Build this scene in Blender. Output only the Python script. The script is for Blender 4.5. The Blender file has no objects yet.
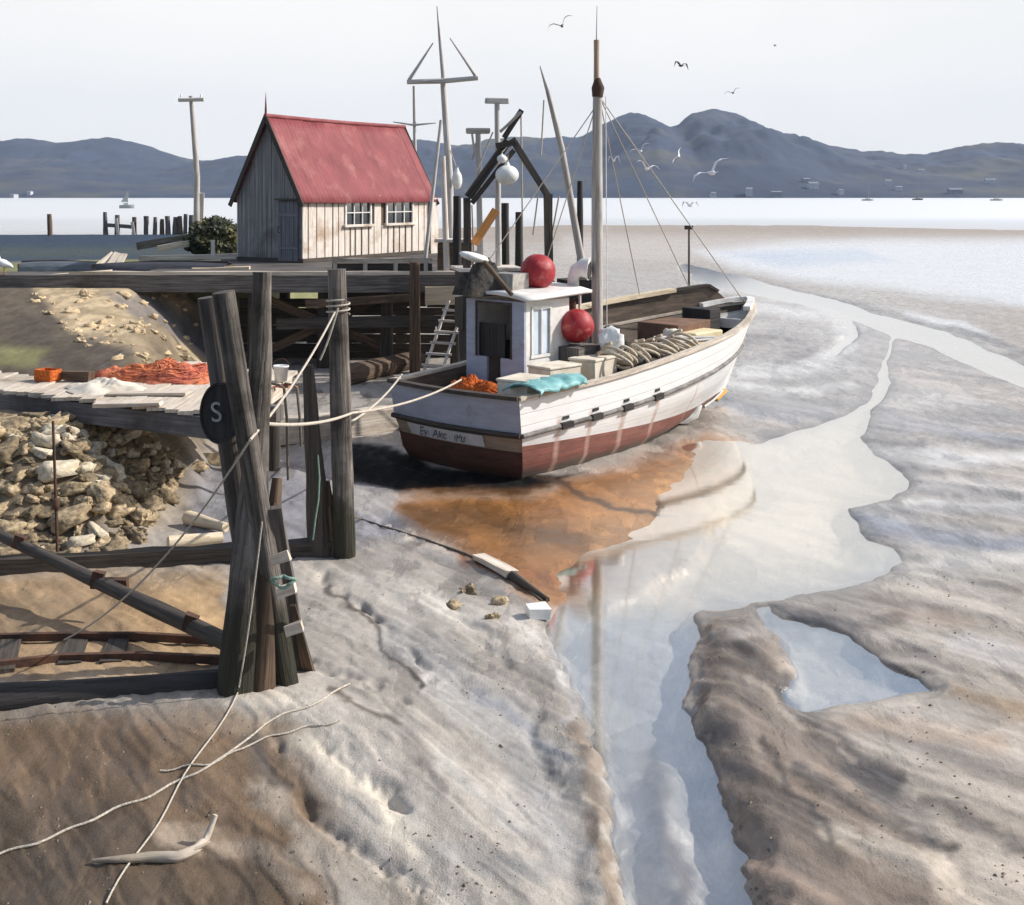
import bpy, math, random
import numpy as np
from mathutils import Vector, Matrix, noise as mnoise

random.seed(7)
rng = np.random.RandomState(11)
sc = bpy.context.scene
COL = sc.collection

# ------------------------------------------------------------------ camera, world, sun, exposure
F = 1200.0; HC = 5.0; V0 = 194.0; U0 = 512.0
cd = bpy.data.cameras.new('camera'); cam = bpy.data.objects.new('camera', cd); COL.objects.link(cam)
cam.location = (0, 0, HC); cam.rotation_euler = (math.radians(90), 0, 0)
cd.sensor_width = 36; cd.lens = F / 1024 * 36; cd.shift_y = -(452.5 - V0) / 1024
cd.clip_start = 0.1; cd.clip_end = 30000
sc.camera = cam

SUN_EL = math.radians(36); SUN_DIR = Vector((0.985, 0.17, 0)).normalized()   # horizontal direction towards the sun
w = bpy.data.worlds.new('World'); sc.world = w; w.use_nodes = True
nt = w.node_tree; nt.nodes.clear()
out = nt.nodes.new('ShaderNodeOutputWorld'); bg = nt.nodes.new('ShaderNodeBackground')
sky = nt.nodes.new('ShaderNodeTexSky'); sky.sky_type = 'NISHITA'; sky.sun_disc = False
sky.sun_elevation = SUN_EL; sky.sun_rotation = math.atan2(SUN_DIR.x, SUN_DIR.y)
sky.air_density = 1.0; sky.dust_density = 2.0; sky.ozone_density = 1.0
tc = nt.nodes.new('ShaderNodeTexCoord')
sep = nt.nodes.new('ShaderNodeSeparateXYZ'); nt.links.new(tc.outputs['Generated'], sep.inputs[0])
# bright thin cloud: solid near the horizon, broken higher up
mp = nt.nodes.new('ShaderNodeMapping'); mp.inputs['Scale'].default_value = (3.2, 1.6, 5.0); mp.inputs['Location'].default_value = (0.35, 0.2, 0)
nt.links.new(tc.outputs['Generated'], mp.inputs[0])
nz = nt.nodes.new('ShaderNodeTexNoise'); nz.inputs['Scale'].default_value = 1.0; nz.inputs['Detail'].default_value = 6; nz.inputs['Roughness'].default_value = 0.5
nt.links.new(mp.outputs[0], nz.inputs['Vector'])
r1 = nt.nodes.new('ShaderNodeMapRange'); r1.interpolation_type = 'SMOOTHSTEP'
r1.inputs['From Min'].default_value = 0.23; r1.inputs['From Max'].default_value = 0.40
r1.inputs['To Min'].default_value = 1.0; r1.inputs['To Max'].default_value = 0.0
nt.links.new(sep.outputs[2], r1.inputs['Value'])
r2 = nt.nodes.new('ShaderNodeMapRange'); r2.interpolation_type = 'SMOOTHSTEP'
r2.inputs['From Min'].default_value = 0.42; r2.inputs['From Max'].default_value = 0.62
r2.inputs['To Min'].default_value = 0.04; r2.inputs['To Max'].default_value = 0.6
nt.links.new(nz.outputs['Fac'], r2.inputs['Value'])
mx = nt.nodes.new('ShaderNodeMath'); mx.operation = 'MAXIMUM'
nt.links.new(r1.outputs[0], mx.inputs[0]); nt.links.new(r2.outputs[0], mx.inputs[1])
cl = nt.nodes.new('ShaderNodeMix'); cl.data_type = 'RGBA'
# the veil is thinned behind the camera so shaded faces get less fill
ry = nt.nodes.new('ShaderNodeMapRange'); ry.interpolation_type = 'SMOOTHSTEP'; ry.inputs['From Min'].default_value = -0.55; ry.inputs['From Max'].default_value = 0.35; ry.inputs['To Min'].default_value = 0.12; ry.inputs['To Max'].default_value = 1.0
nt.links.new(sep.outputs[1], ry.inputs['Value'])
mvl = nt.nodes.new('ShaderNodeMath'); mvl.operation = 'MULTIPLY'; nt.links.new(mx.outputs[0], mvl.inputs[0]); nt.links.new(ry.outputs[0], mvl.inputs[1])
nt.links.new(mvl.outputs[0], cl.inputs['Factor']); nt.links.new(sky.outputs[0], cl.inputs['A'])
SKY_STR = 0.10
rc_ = nt.nodes.new('ShaderNodeMix'); rc_.data_type = 'RGBA'; rc_.inputs['A'].default_value = (6.4, 6.4, 6.33, 1); rc_.inputs['B'].default_value = (6.95, 6.85, 6.7, 1)
r5 = nt.nodes.new('ShaderNodeMapRange'); r5.inputs['From Min'].default_value = .35; r5.inputs['From Max'].default_value = .62; nt.links.new(nz.outputs['Fac'], r5.inputs['Value'])
nt.links.new(r5.outputs[0], rc_.inputs['Factor']); nt.links.new(rc_.outputs['Result'], cl.inputs['B'])
nt.links.new(cl.outputs['Result'], bg.inputs['Color']); bg.inputs['Strength'].default_value = SKY_STR
nt.links.new(bg.outputs[0], out.inputs['Surface'])

sl = bpy.data.lights.new('sun', 'SUN'); sl.energy = 3.4; sl.angle = math.radians(0.6); sl.color = (1.0, 0.955, 0.89)
sun = bpy.data.objects.new('sun', sl); COL.objects.link(sun)
tosun = Vector((SUN_DIR.x * math.cos(SUN_EL), SUN_DIR.y * math.cos(SUN_EL), math.sin(SUN_EL)))
sun.rotation_euler = tosun.to_track_quat('Z', 'Y').to_euler(); sun.location = (60, 10, 60)
sc.view_settings.view_transform = 'Standard'; sc.view_settings.look = 'None'
sc.view_settings.gamma = 1.0; sc.view_settings.exposure = 0.62; sc.view_settings.use_curve_mapping = False
try:
    sc.cycles.use_denoising = True
    sc.cycles.max_bounces = 6; sc.cycles.volume_bounces = 0; sc.cycles.transparent_max_bounces = 8
    sc.cycles.caustics_reflective = False; sc.cycles.caustics_refractive = False
except Exception: pass

# ------------------------------------------------------------------ helpers
def lin(c):
    c = c / 255.0
    return c / 12.92 if c <= 0.04045 else ((c + 0.055) / 1.055) ** 2.4
def C(r, g, b, k=1.0): return (lin(r) * k, lin(g) * k, lin(b) * k)
def PY(px, py, Y): return Vector(((px - U0) * Y / F, Y, HC - (py - V0) * Y / F))
def PZ(px, py, z):
    Y = F * (HC - z) / (py - V0); return Vector(((px - U0) * Y / F, Y, z))

def setp(o, label=None, cat=None, group=None, kind=None):
    if label: o['label'] = label
    if cat: o['category'] = cat
    if group: o['group'] = group
    if kind: o['kind'] = kind
    return o
def empty(name, loc, rz=0, label=None, cat=None, group=None):
    o = bpy.data.objects.new(name, None); COL.objects.link(o); o.empty_display_size = 0.2
    o.location = loc; o.rotation_euler = (0, 0, rz)
    return setp(o, label, cat, group)
def copy_tree(o, parent=None):
    c = o.copy(); COL.objects.link(c); c.parent = parent
    for ch in o.children: copy_tree(ch, c)
    return c

class MB:
    def __init__(s): s.v = []; s.f = []; s.uv = []; s.sm = []; s.mi = []; s.m = 0
    def add(s, verts, faces, uvs=None, smooth=False):
        b = len(s.v); s.v.extend([tuple(p) for p in verts])
        ox, oy = random.random() * 50, random.random() * 50
        for i, f in enumerate(faces):
            s.f.append([b + k for k in f]); s.sm.append(smooth); s.mi.append(s.m)
            if uvs: s.uv.append([(a + ox, c + oy) for a, c in uvs[i]])
            else: s.uv.append([(verts[k][0] + verts[k][1] + ox, verts[k][2] + oy) for k in f])
    def beam(s, p0, p1, wd, ht, up=(0, 0, 1), jit=0.0, seg=1, taper=1.0):
        p0 = Vector(p0); p1 = Vector(p1); d = (p1 - p0); L = d.length; d.normalize()
        u = Vector(up)
        if abs(d.dot(u)) > 0.98: u = Vector((0, 1, 0)) if abs(d.y) < 0.9 else Vector((1, 0, 0))
        x = d.cross(u).normalized(); z = x.cross(d).normalized()
        vs = []; n = seg + 1
        for i in range(n):
            t = i / seg; k = 1 + (taper - 1) * t
            for a, b in ((-1, -1), (1, -1), (1, 1), (-1, 1)):
                q = p0 + d * (L * t) + x * (a * wd / 2 * k) + z * (b * ht / 2 * k)
                if jit: q += Vector((random.uniform(-jit, jit), random.uniform(-jit, jit), random.uniform(-jit, jit)))
                vs.append(q)
        fs = []; uv = []; dims = (wd, ht, wd, ht); off = (0, wd, wd + ht, 2 * wd + ht)
        for i in range(seg):
            for j in range(4):
                a = i * 4 + j; b = i * 4 + (j + 1) % 4
                fs.append((a + 4, b + 4, b, a))
                l0, l1 = L * i / seg, L * (i + 1) / seg
                uv.append([(off[j], l1), (off[j] + dims[j], l1), (off[j] + dims[j], l0), (off[j], l0)])
        fs.append((0, 1, 2, 3)); uv.append([(0, 0), (wd, 0), (wd, ht * .2), (0, ht * .2)])
        e = seg * 4; fs.append((e + 3, e + 2, e + 1, e)); uv.append([(0, 0), (wd, 0), (wd, ht * .2), (0, ht * .2)])
        s.add(vs, fs, uv); return s
    def box(s, c, size, rz=0.0, jit=0.0):
        c = Vector(c); M = Matrix.Rotation(rz, 3, 'Z')
        d = M @ Vector((size[0] / 2, 0, 0))
        return s.beam(c - d, c + d, size[1], size[2], jit=jit)
    def tube(s, pts, rad, n=8, cap=True, rough=0.0, smooth=True, seed=None, sub=0):
        pts = [Vector(p) for p in pts]
        if not hasattr(rad, '__len__'): rad = [rad] * len(pts)
        if sub:
            q = []; r = []
            for i in range(len(pts) - 1):
                for k in range(sub):
                    t = k / sub; q.append(pts[i].lerp(pts[i + 1], t)); r.append(rad[i] * (1 - t) + rad[i + 1] * t)
            q.append(pts[-1]); r.append(rad[-1]); pts, rad = q, r
        sd = random.random() * 100 if seed is None else seed
        nx = None; vs = []; acc = 0; ls = []
        for i, p in enumerate(pts):
            d = (pts[min(i + 1, len(pts) - 1)] - pts[max(i - 1, 0)]).normalized()
            if nx is None:
                nx = d.cross(Vector((0, 0, 1)) if abs(d.z) < .9 else Vector((0, 1, 0))).normalized()
            else: nx = (nx - d * nx.dot(d)).normalized()
            ny = d.cross(nx)
            if i: acc += (p - pts[i - 1]).length
            ls.append(acc)
            for j in range(n):
                a = 2 * math.pi * j / n
                r = rad[i]
                if rough: r *= 1 + rough * (mnoise.noise((math.cos(a) * 1.7 + sd, math.sin(a) * 1.7, acc * .55)) + .5 * mnoise.noise((math.cos(a) * 4 + sd, math.sin(a) * 4, acc * 1.6)))
                vs.append(p + nx * (math.cos(a) * r) + ny * (math.sin(a) * r))
        fs = []; uv = []
        for i in range(len(pts) - 1):
            for j in range(n):
                a = i * n + j; b = i * n + (j + 1) % n
                fs.append((a, b, b + n, a + n))
                w_ = 2 * math.pi * max(rad[i], rad[i + 1]) / n
                uv.append([(j * w_, ls[i]), ((j + 1) * w_, ls[i]), ((j + 1) * w_, ls[i + 1]), (j * w_, ls[i + 1])])
        s.add(vs, fs, uv, smooth)
        if cap:
            s.add([vs[j] for j in range(n)], [list(range(n))[::-1]]); k = len(vs) - n
            s.add([vs[k + j] for j in range(n)], [list(range(n))])
        return s
    def ball(s, c, r, nu=20, nv=12, rough=0.0, fq=2.0, pw=1.0):
        c = Vector(c); r = Vector(r) if hasattr(r, '__len__') else Vector((r, r, r)); sd = random.random() * 100
        vs = []; fs = []
        for i in range(nv + 1):
            th = math.pi * i / nv
            for j in range(nu):
                ph = 2 * math.pi * j / nu
                d = Vector((math.sin(th) * math.cos(ph), math.sin(th) * math.sin(ph), math.cos(th)))
                if pw != 1.0: d = Vector([math.copysign(abs(t) ** pw, t) for t in d])
                k = 1 + (rough * mnoise.noise(d * fq + Vector((sd, 0, 0))) if rough else 0)
                vs.append(c + Vector((d.x * r.x, d.y * r.y, d.z * r.z)) * k)
        for i in range(nv):
            for j in range(nu):
                a = i * nu + j; b = i * nu + (j + 1) % nu
                fs.append((a, a + nu, b + nu, b))
        s.add(vs, fs, None, True); return s
    def prism(s, pts, depth_vec):
        pts = [Vector(p) for p in pts]; d = Vector(depth_vec); n = len(pts)
        vs = pts + [p + d for p in pts]
        fs = [list(range(n))[::-1], [n + i for i in range(n)]] + [(i, (i + 1) % n, n + (i + 1) % n, n + i) for i in range(n)]
        s.add(vs, fs); return s
    def grid(s, rows, smooth=True, uvs=None):
        n = len(rows[0]); vs = [p for r in rows for p in r]; fs = []; uv = []
        for i in range(len(rows) - 1):
            for j in range(n - 1):
                a = i * n + j; f = (a, a + 1, a + n + 1, a + n); fs.append(f)
                if uvs: uv.append([uvs[i][j], uvs[i][j + 1], uvs[i + 1][j + 1], uvs[i + 1][j]])
        s.add(vs, fs, uv if uvs else None, smooth); return s
    def build(s, name, mat, parent=None, loc=None, at=None, bevel=0, solid=0, subsurf=0):
        me = bpy.data.meshes.new(name)
        org = Vector(loc) if loc is not None else Vector((0, 0, 0))
        inv = None
        if parent is not None and getattr(s, 'world', False):
            org = root_loc(parent)
        me.from_pydata([tuple(Vector(v) - org) for v in s.v], [], s.f)
        ul = me.uv_layers.new(name='UVMap'); flat = [c for f in s.uv for q in f for c in q]
        ul.data.foreach_set('uv', flat)
        me.polygons.foreach_set('use_smooth', s.sm)
        for m in (mat if isinstance(mat, (list, tuple)) else [mat]): me.materials.append(m)
        me.polygons.foreach_set('material_index', s.mi)
        me.validate(); me.update()
        o = bpy.data.objects.new(name, me); COL.objects.link(o)
        if loc is not None: o.location = org
        if at is not None: o.location = at
        if parent is not None: o.parent = parent
        if solid:
            md = o.modifiers.new('solid', 'SOLIDIFY'); md.thickness = solid; md.offset = 0
        if bevel:
            md = o.modifiers.new('bevel', 'BEVEL'); md.width = bevel; md.segments = 2; md.limit_method = 'ANGLE'; md.angle_limit = math.radians(50)
        if subsurf:
            md = o.modifiers.new('sub', 'SUBSURF'); md.levels = subsurf; md.render_levels = subsurf
        return o
class WB(MB):            # built in world coordinates, parented to an unrotated root
    world = True
def root_loc(o):
    p = Vector((0, 0, 0))
    while o is not None: p += Vector(o.location); o = o.parent
    return p

# ------------------------------------------------------------------ materials
def M(name, c1, c2=None, coord='Object', scale=(4, 4, 4), rough=0.75, bump=0.25, c3=None, c3amt=0.35, big=0.6, metallic=0.0, detail=6, lo=0.35, hi=0.65, rnd=0.0, tide=0.0, spec=0.4, fine=1.0, coat=0.0, trans=0.0):
    m = bpy.data.materials.new(name); m.use_nodes = True; n = m.node_tree; L = n.links
    b = n.nodes['Principled BSDF']
    t = n.nodes.new('ShaderNodeTexCoord'); mp = n.nodes.new('ShaderNodeMapping'); mp.inputs['Scale'].default_value = scale
    L.new(t.outputs[coord], mp.inputs[0])
    oi = n.nodes.new('ShaderNodeObjectInfo')
    ad = n.nodes.new('ShaderNodeVectorMath'); ad.operation = 'ADD'; L.new(mp.outputs[0], ad.inputs[0])
    ml = n.nodes.new('ShaderNodeMath'); ml.operation = 'MULTIPLY'; ml.inputs[1].default_value = 37.0; L.new(oi.outputs['Random'], ml.inputs[0])
    L.new(ml.outputs[0], ad.inputs[1])
    nz = n.nodes.new('ShaderNodeTexNoise'); nz.inputs['Scale'].default_value = 1.0; nz.inputs['Detail'].default_value = detail; nz.inputs['Roughness'].default_value = 0.62
    L.new(ad.outputs[0], nz.inputs['Vector'])
    rr = n.nodes.new('ShaderNodeMapRange'); rr.inputs['From Min'].default_value = lo; rr.inputs['From Max'].default_value = hi; L.new(nz.outputs['Fac'], rr.inputs['Value'])
    mx = n.nodes.new('ShaderNodeMix'); mx.data_type = 'RGBA'; c2 = c2 or tuple(x * .7 for x in c1)
    mx.inputs['A'].default_value = (*c1, 1); mx.inputs['B'].default_value = (*c2, 1); L.new(rr.outputs[0], mx.inputs['Factor'])
    cur = mx.outputs['Result']
    if c3:
        n2 = n.nodes.new('ShaderNodeTexNoise'); n2.inputs['Scale'].default_value = big; n2.inputs['Detail'].default_value = 5; n2.inputs['Roughness'].default_value = .65
        a2 = n.nodes.new('ShaderNodeVectorMath'); a2.operation = 'ADD'; L.new(t.outputs['Object'], a2.inputs[0]); L.new(ml.outputs[0], a2.inputs[1])
        L.new(a2.outputs[0], n2.inputs['Vector'])
        r2 = n.nodes.new('ShaderNodeMapRange'); r2.inputs['From Min'].default_value = .62 - c3amt * .45; r2.inputs['From Max'].default_value = .78 - c3amt * .3; L.new(n2.outputs['Fac'], r2.inputs['Value'])
        m2 = n.nodes.new('ShaderNodeMix'); m2.data_type = 'RGBA'; L.new(r2.outputs[0], m2.inputs['Factor']); L.new(cur, m2.inputs['A']); m2.inputs['B'].default_value = (*c3, 1)
        cur = m2.outputs['Result']
    if tide:
        sz = n.nodes.new('ShaderNodeSeparateXYZ'); L.new(t.outputs['Object'], sz.inputs[0])
        nt_ = n.nodes.new('ShaderNodeTexNoise'); nt_.inputs['Scale'].default_value = 4.0; nt_.inputs['Detail'].default_value = 6; L.new(ad.outputs[0] if coord == 'Object' else t.outputs['Object'], nt_.inputs['Vector'])
        ma = n.nodes.new('ShaderNodeMath'); ma.operation = 'MULTIPLY_ADD'; L.new(nt_.outputs['Fac'], ma.inputs[0]); ma.inputs[1].default_value = 1.0; L.new(sz.outputs[2], ma.inputs[2])
        rt = n.nodes.new('ShaderNodeMapRange'); rt.inputs['From Min'].default_value = tide + .75; rt.inputs['From Max'].default_value = tide + .3; L.new(ma.outputs[0], rt.inputs['Value'])
        m3 = n.nodes.new('ShaderNodeMix'); m3.data_type = 'RGBA'; L.new(rt.outputs[0], m3.inputs['Factor']); L.new(cur, m3.inputs['A']); m3.inputs['B'].default_value = (*C(62, 60, 46, .7), 1); cur = m3.outputs['Result']
    if rnd:
        hv = n.nodes.new('ShaderNodeHueSaturation'); L.new(cur, hv.inputs['Color'])
        rv = n.nodes.new('ShaderNodeMapRange'); rv.inputs['To Min'].default_value = 1 - rnd; rv.inputs['To Max'].default_value = 1 + rnd; L.new(oi.outputs['Random'], rv.inputs['Value']); L.new(rv.outputs[0], hv.inputs['Value'])
        cur = hv.outputs[0]
    L.new(cur, b.inputs['Base Color'])
    b.inputs['Roughness'].default_value = rough; b.inputs['Metallic'].default_value = metallic; b.inputs['Specular IOR Level'].default_value = spec
    if coat: b.inputs['Coat Weight'].default_value = coat; b.inputs['Coat Roughness'].default_value = .15
    if trans: b.inputs['Transmission Weight'].default_value = trans
    if bump:
        bp = n.nodes.new('ShaderNodeBump'); bp.inputs['Strength'].default_value = bump; bp.inputs['Distance'].default_value = 0.03 * fine
        L.new(nz.outputs['Fac'], bp.inputs['Height']); L.new(bp.outputs[0], b.inputs['Normal'])
    m['cur'] = 0
    return m

WS = (26, 1.1, 1)         # uv wood grain: across, along
wood_gray = M('weathered_wood', C(128, 122, 118, .9), C(82, 76, 72, .8), 'UV', WS, .85, .6, c3=C(70, 64, 58, .8), c3amt=.3, rnd=.12)
wood_pile = M('pile_wood', C(150, 142, 134, .9), C(78, 70, 64, .8), 'UV', (18, .8, 1), .85, .9, c3=C(60, 54, 48, .7), c3amt=.45, big=1.2, rnd=.12, fine=3.0, tide=.75)
wood_dark = M('tarred_wood', C(92, 84, 76, .8), C(52, 47, 43, .8), 'UV', WS, .8, .6, c3=C(96, 84, 70, .8), c3amt=.2, rnd=.15)
wood_brown = M('brown_wood', C(120, 98, 78, .9), C(74, 58, 46, .8), 'UV', WS, .8, .5, c3=C(58, 46, 38, .8), c3amt=.3, rnd=.12)
wood_pale = M('bleached_wood', C(222, 210, 194), C(172, 158, 142), 'UV', WS, .85, .5, c3=C(140, 128, 112), c3amt=.2, rnd=.08)
wood_cream = M('cream_board', C(228, 212, 184), C(196, 176, 146), 'UV', WS, .8, .3)
wood_black = M('black_wood', C(66, 62, 60, .8), C(38, 36, 36, .8), 'UV', WS, .8, .6, rnd=.2)
wood_orange = M('orange_board', C(226, 160, 92), C(190, 120, 60), 'UV', WS, .7, .3)
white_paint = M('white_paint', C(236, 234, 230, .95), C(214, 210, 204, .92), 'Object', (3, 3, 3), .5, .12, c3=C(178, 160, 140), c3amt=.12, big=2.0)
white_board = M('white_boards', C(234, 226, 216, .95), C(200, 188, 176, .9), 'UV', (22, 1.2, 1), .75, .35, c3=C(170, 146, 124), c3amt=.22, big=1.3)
hull_in = M('bulwark_inside', C(112, 96, 82, .9), C(70, 60, 52, .8), 'Object', (1.5, 1.5, 9), .7, .3)
deck_m = M('deck_planks', C(120, 112, 102, .9), C(78, 72, 66, .8), 'Object', (1.2, 16, 16), .8, .3)
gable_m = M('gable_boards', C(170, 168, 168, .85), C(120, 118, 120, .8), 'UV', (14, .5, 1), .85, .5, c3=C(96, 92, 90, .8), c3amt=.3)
roof_m = M('red_roof_iron', C(158, 84, 86, .8), C(134, 66, 70, .8), 'Object', (1.6, 1.6, .5), .68, .05, c3=C(172, 110, 106, .8), c3amt=.22, big=1.2, spec=.25)
red_buoy = M('red_buoy_vinyl', C(186, 48, 54, .8), C(158, 36, 44, .8), 'Object', (5, 5, 5), .55, .12, c3=C(206, 128, 120), c3amt=.2, big=3)
float_white = M('white_float_plastic', C(238, 238, 234), C(216, 216, 212), 'Object', (5, 5, 5), .4, .05)
teal_m = M('teal_tarpaulin', C(142, 196, 196, .85), C(110, 166, 168, .85), 'Object', (4, 4, 4), .5, .3, fine=2)
orange_net = M('orange_net_mesh', C(232, 124, 48), C(178, 80, 30), 'Object', (26, 26, 26), .85, 1.0, fine=1.5)
salmon_net = M('red_net_mesh', C(220, 122, 100, .85), C(226, 140, 88, .85), 'Object', (1.6, 1.6, 1.6), .85, .0, c3=C(140, 70, 58, .8), c3amt=.35, big=9)
canvas_m = M('cream_canvas', C(226, 216, 200), C(196, 184, 166), 'Object', (3, 3, 3), .8, .5, fine=2)
rope_pale = M('pale_rope', C(214, 204, 190), C(164, 154, 140), 'UV', (60, 60, 1), .85, .6)
rope_cream = M('cream_rope', C(220, 208, 188), C(160, 146, 126), 'UV', (50, 40, 1), .85, .6)
rope_dark = M('tarry_rope', C(130, 120, 108), C(84, 76, 68), 'UV', (60, 60, 1), .85, .6)
rope_mint = M('mint_rope', C(164, 190, 176, .85), C(118, 146, 132, .85), 'UV', (60, 60, 1), .8, .6)
black_rub = M('black_rubber', C(46, 46, 48), C(30, 30, 32), 'Object', (5, 5, 5), .6, .2)
metal_gray = M('galvanised_metal', C(176, 172, 166), C(130, 126, 120), 'Object', (6, 6, 6), .5, .1, metallic=.3)
mast_m = M('mast_paint', C(202, 196, 188, .95), C(150, 142, 134, .9), 'UV', (18, 1.2, 1), .6, .2)
spar_pale = M('pale_spar', C(206, 202, 198), C(166, 160, 154), 'UV', (18, 1.2, 1), .6, .2)
rust_m = M('rusty_steel', C(96, 66, 50), C(58, 44, 38), 'Object', (5, 5, 5), .85, .4, rnd=.1)
paint_pale_blue = M('pale_curtain', C(206, 216, 226), C(186, 198, 210), 'Object', (3, 3, 3), .6, .1)
cloth_dark = M('dark_net', C(74, 70, 64), C(40, 38, 36), 'Object', (12, 12, 12), .9, .8, fine=2, c3=C(104, 92, 76), c3amt=.2, big=3)
bird_dark = M('dark_feathers', C(126, 122, 118), C(96, 92, 88), 'Object', (8, 8, 8), .8, 0)
bird_white = M('white_feathers', C(248, 248, 248), C(238, 238, 238), 'Object', (8, 8, 8), .8, 0)
stone_m = M('bank_stone', C(190, 170, 136, .9), C(132, 114, 90, .85), 'Object', (3, 3, 3), .9, .5, c3=C(92, 82, 70, .8), c3amt=.3, big=2.2, rnd=.42, fine=1.4)
stone_pale = M('pale_stone', C(214, 202, 178), C(172, 160, 138), 'Object', (3, 3, 3), .9, .5, rnd=.12, fine=1.4)
glass_m = M('window_glass', (.03, .035, .04), (.02, .022, .025), 'Object', (2, 2, 2), .06, 0, spec=.6)
letter_dark = M('dark_lettering', C(92, 92, 98), C(70, 70, 76), 'Object', (9, 9, 9), .7, 0)
letter_white = M('chalk_lettering', C(196, 194, 190), C(150, 148, 146), 'Object', (20, 20, 20), .8, 0)
board_name = M('name_board_paint', C(226, 226, 232), C(206, 206, 212), 'Object', (4, 4, 4), .6, .1)
yellow_m = M('yellow_paint', C(228, 176, 60), C(196, 140, 46), 'Object', (6, 6, 6), .6, .1)

# ------------------------------------------------------------------ numpy noise
PERM = rng.rand(256, 256)
def vnoise(x, y):
    xi = np.floor(x).astype(np.int64); yi = np.floor(y).astype(np.int64); fx = x - xi; fy = y - yi
    fx = fx * fx * fx * (fx * (fx * 6 - 15) + 10); fy = fy * fy * fy * (fy * (fy * 6 - 15) + 10)
    g = lambda a, b: PERM[a & 255, b & 255]
    return (g(xi, yi) * (1 - fx) + g(xi + 1, yi) * fx) * (1 - fy) + (g(xi, yi + 1) * (1 - fx) + g(xi + 1, yi + 1) * fx) * fy
def fbm(x, y, o=4, r=.55):
    a = 1; s = 0; n = 0
    for i in range(o): s = s + a * vnoise(x * 2 ** i + 17 * i, y * 2 ** i + 31 * i); n += a; a *= r
    return s / n
def sst(a, b, x):
    t = np.clip((x - a) / (b - a), 0, 1); return t * t * (3 - 2 * t)
def sd_poly(P, u, v):
    P = np.array(P, float); d = np.full(u.shape, 1e18); ins = np.zeros(u.shape, bool); n = len(P)
    for i in range(n):
        a = P[i]; b = P[(i + 1) % n]; e = b - a; wx = u - a[0]; wy = v - a[1]
        t = np.clip((wx * e[0] + wy * e[1]) / max(e @ e, 1e-9), 0, 1)
        d = np.minimum(d, (wx - e[0] * t) ** 2 + (wy - e[1] * t) ** 2)
        c = ((a[1] > v) != (b[1] > v))
        with np.errstate(divide='ignore', invalid='ignore'):
            xx = a[0] + (v - a[1]) * e[0] / (e[1] if e[1] != 0 else 1e-9)
        ins ^= c & (u < xx)
    d = np.sqrt(d); return np.where(ins, -d, d)
def sd_line(P, u, v):
    P = np.array(P, float); d = np.full(u.shape, 1e18)
    for i in range(len(P) - 1):
        a = P[i]; e = P[i + 1] - a; wx = u - a[0]; wy = v - a[1]
        t = np.clip((wx * e[0] + wy * e[1]) / max(e @ e, 1e-9), 0, 1)
        d = np.minimum(d, (wx - e[0] * t) ** 2 + (wy - e[1] * t) ** 2)
    return np.sqrt(d)

# ------------------------------------------------------------------ terrain (plan shapes are laid out on the flat by their bearings)
POOL = [(716, 462), (760, 442), (820, 428), (846, 416), (864, 400), (878, 380), (886, 358), (890, 332), (896, 332), (894, 360), (890, 392), (874, 412), (866, 436), (880, 456), (906, 482), (898, 500), (850, 508), (857, 530), (892, 548), (904, 562), (872, 584), (812, 594), (768, 602), (740, 612), (702, 612), (694, 640), (688, 690), (690, 712), (716, 780), (745, 860), (770, 960), (628, 960), (610, 850), (596, 770), (584, 722), (566, 672), (548, 634), (556, 600), (600, 590), (648, 574), (690, 540)]
OCHRE = [(396, 508), (420, 490), (520, 492), (590, 474), (660, 452), (706, 430), (742, 436), (760, 450), (740, 500), (716, 560), (670, 590), (590, 604), (550, 610), (520, 590), (470, 560), (420, 538)]
POOL2 = [(760, 610), (772, 607), (790, 619), (850, 638), (868, 655), (905, 670), (934, 692), (884, 700), (822, 712), (800, 714), (786, 692), (790, 660), (778, 630)]
RIVER = [(680, 268), (760, 286), (830, 306), (880, 322), (940, 340), (985, 360), (1060, 392), (1300, 480)]
RIVER2 = [(690, 278), (760, 292), (815, 305), (846, 320), (852, 335), (835, 350)]
FILM = [(744, 246), (800, 238), (900, 240), (1060, 244), (1400, 250), (1400, 350), (1060, 300), (1000, 292), (900, 288), (800, 280), (740, 268)]
FILM2 = [(905, 312), (960, 322), (1000, 340), (990, 344), (940, 330), (900, 318)]
BANK = [(-60, 14.5), (-6.9, 16.2), (-5.4, 16.5), (-4.95, 17.6), (-5.0, 20), (-5.6, 24), (-7.3, 31), (-7.8, 33.0), (-7.9, 70), (-13, 70), (-17.5, 63), (-17, 52), (-24, 47.5), (-60, 46)]

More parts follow.
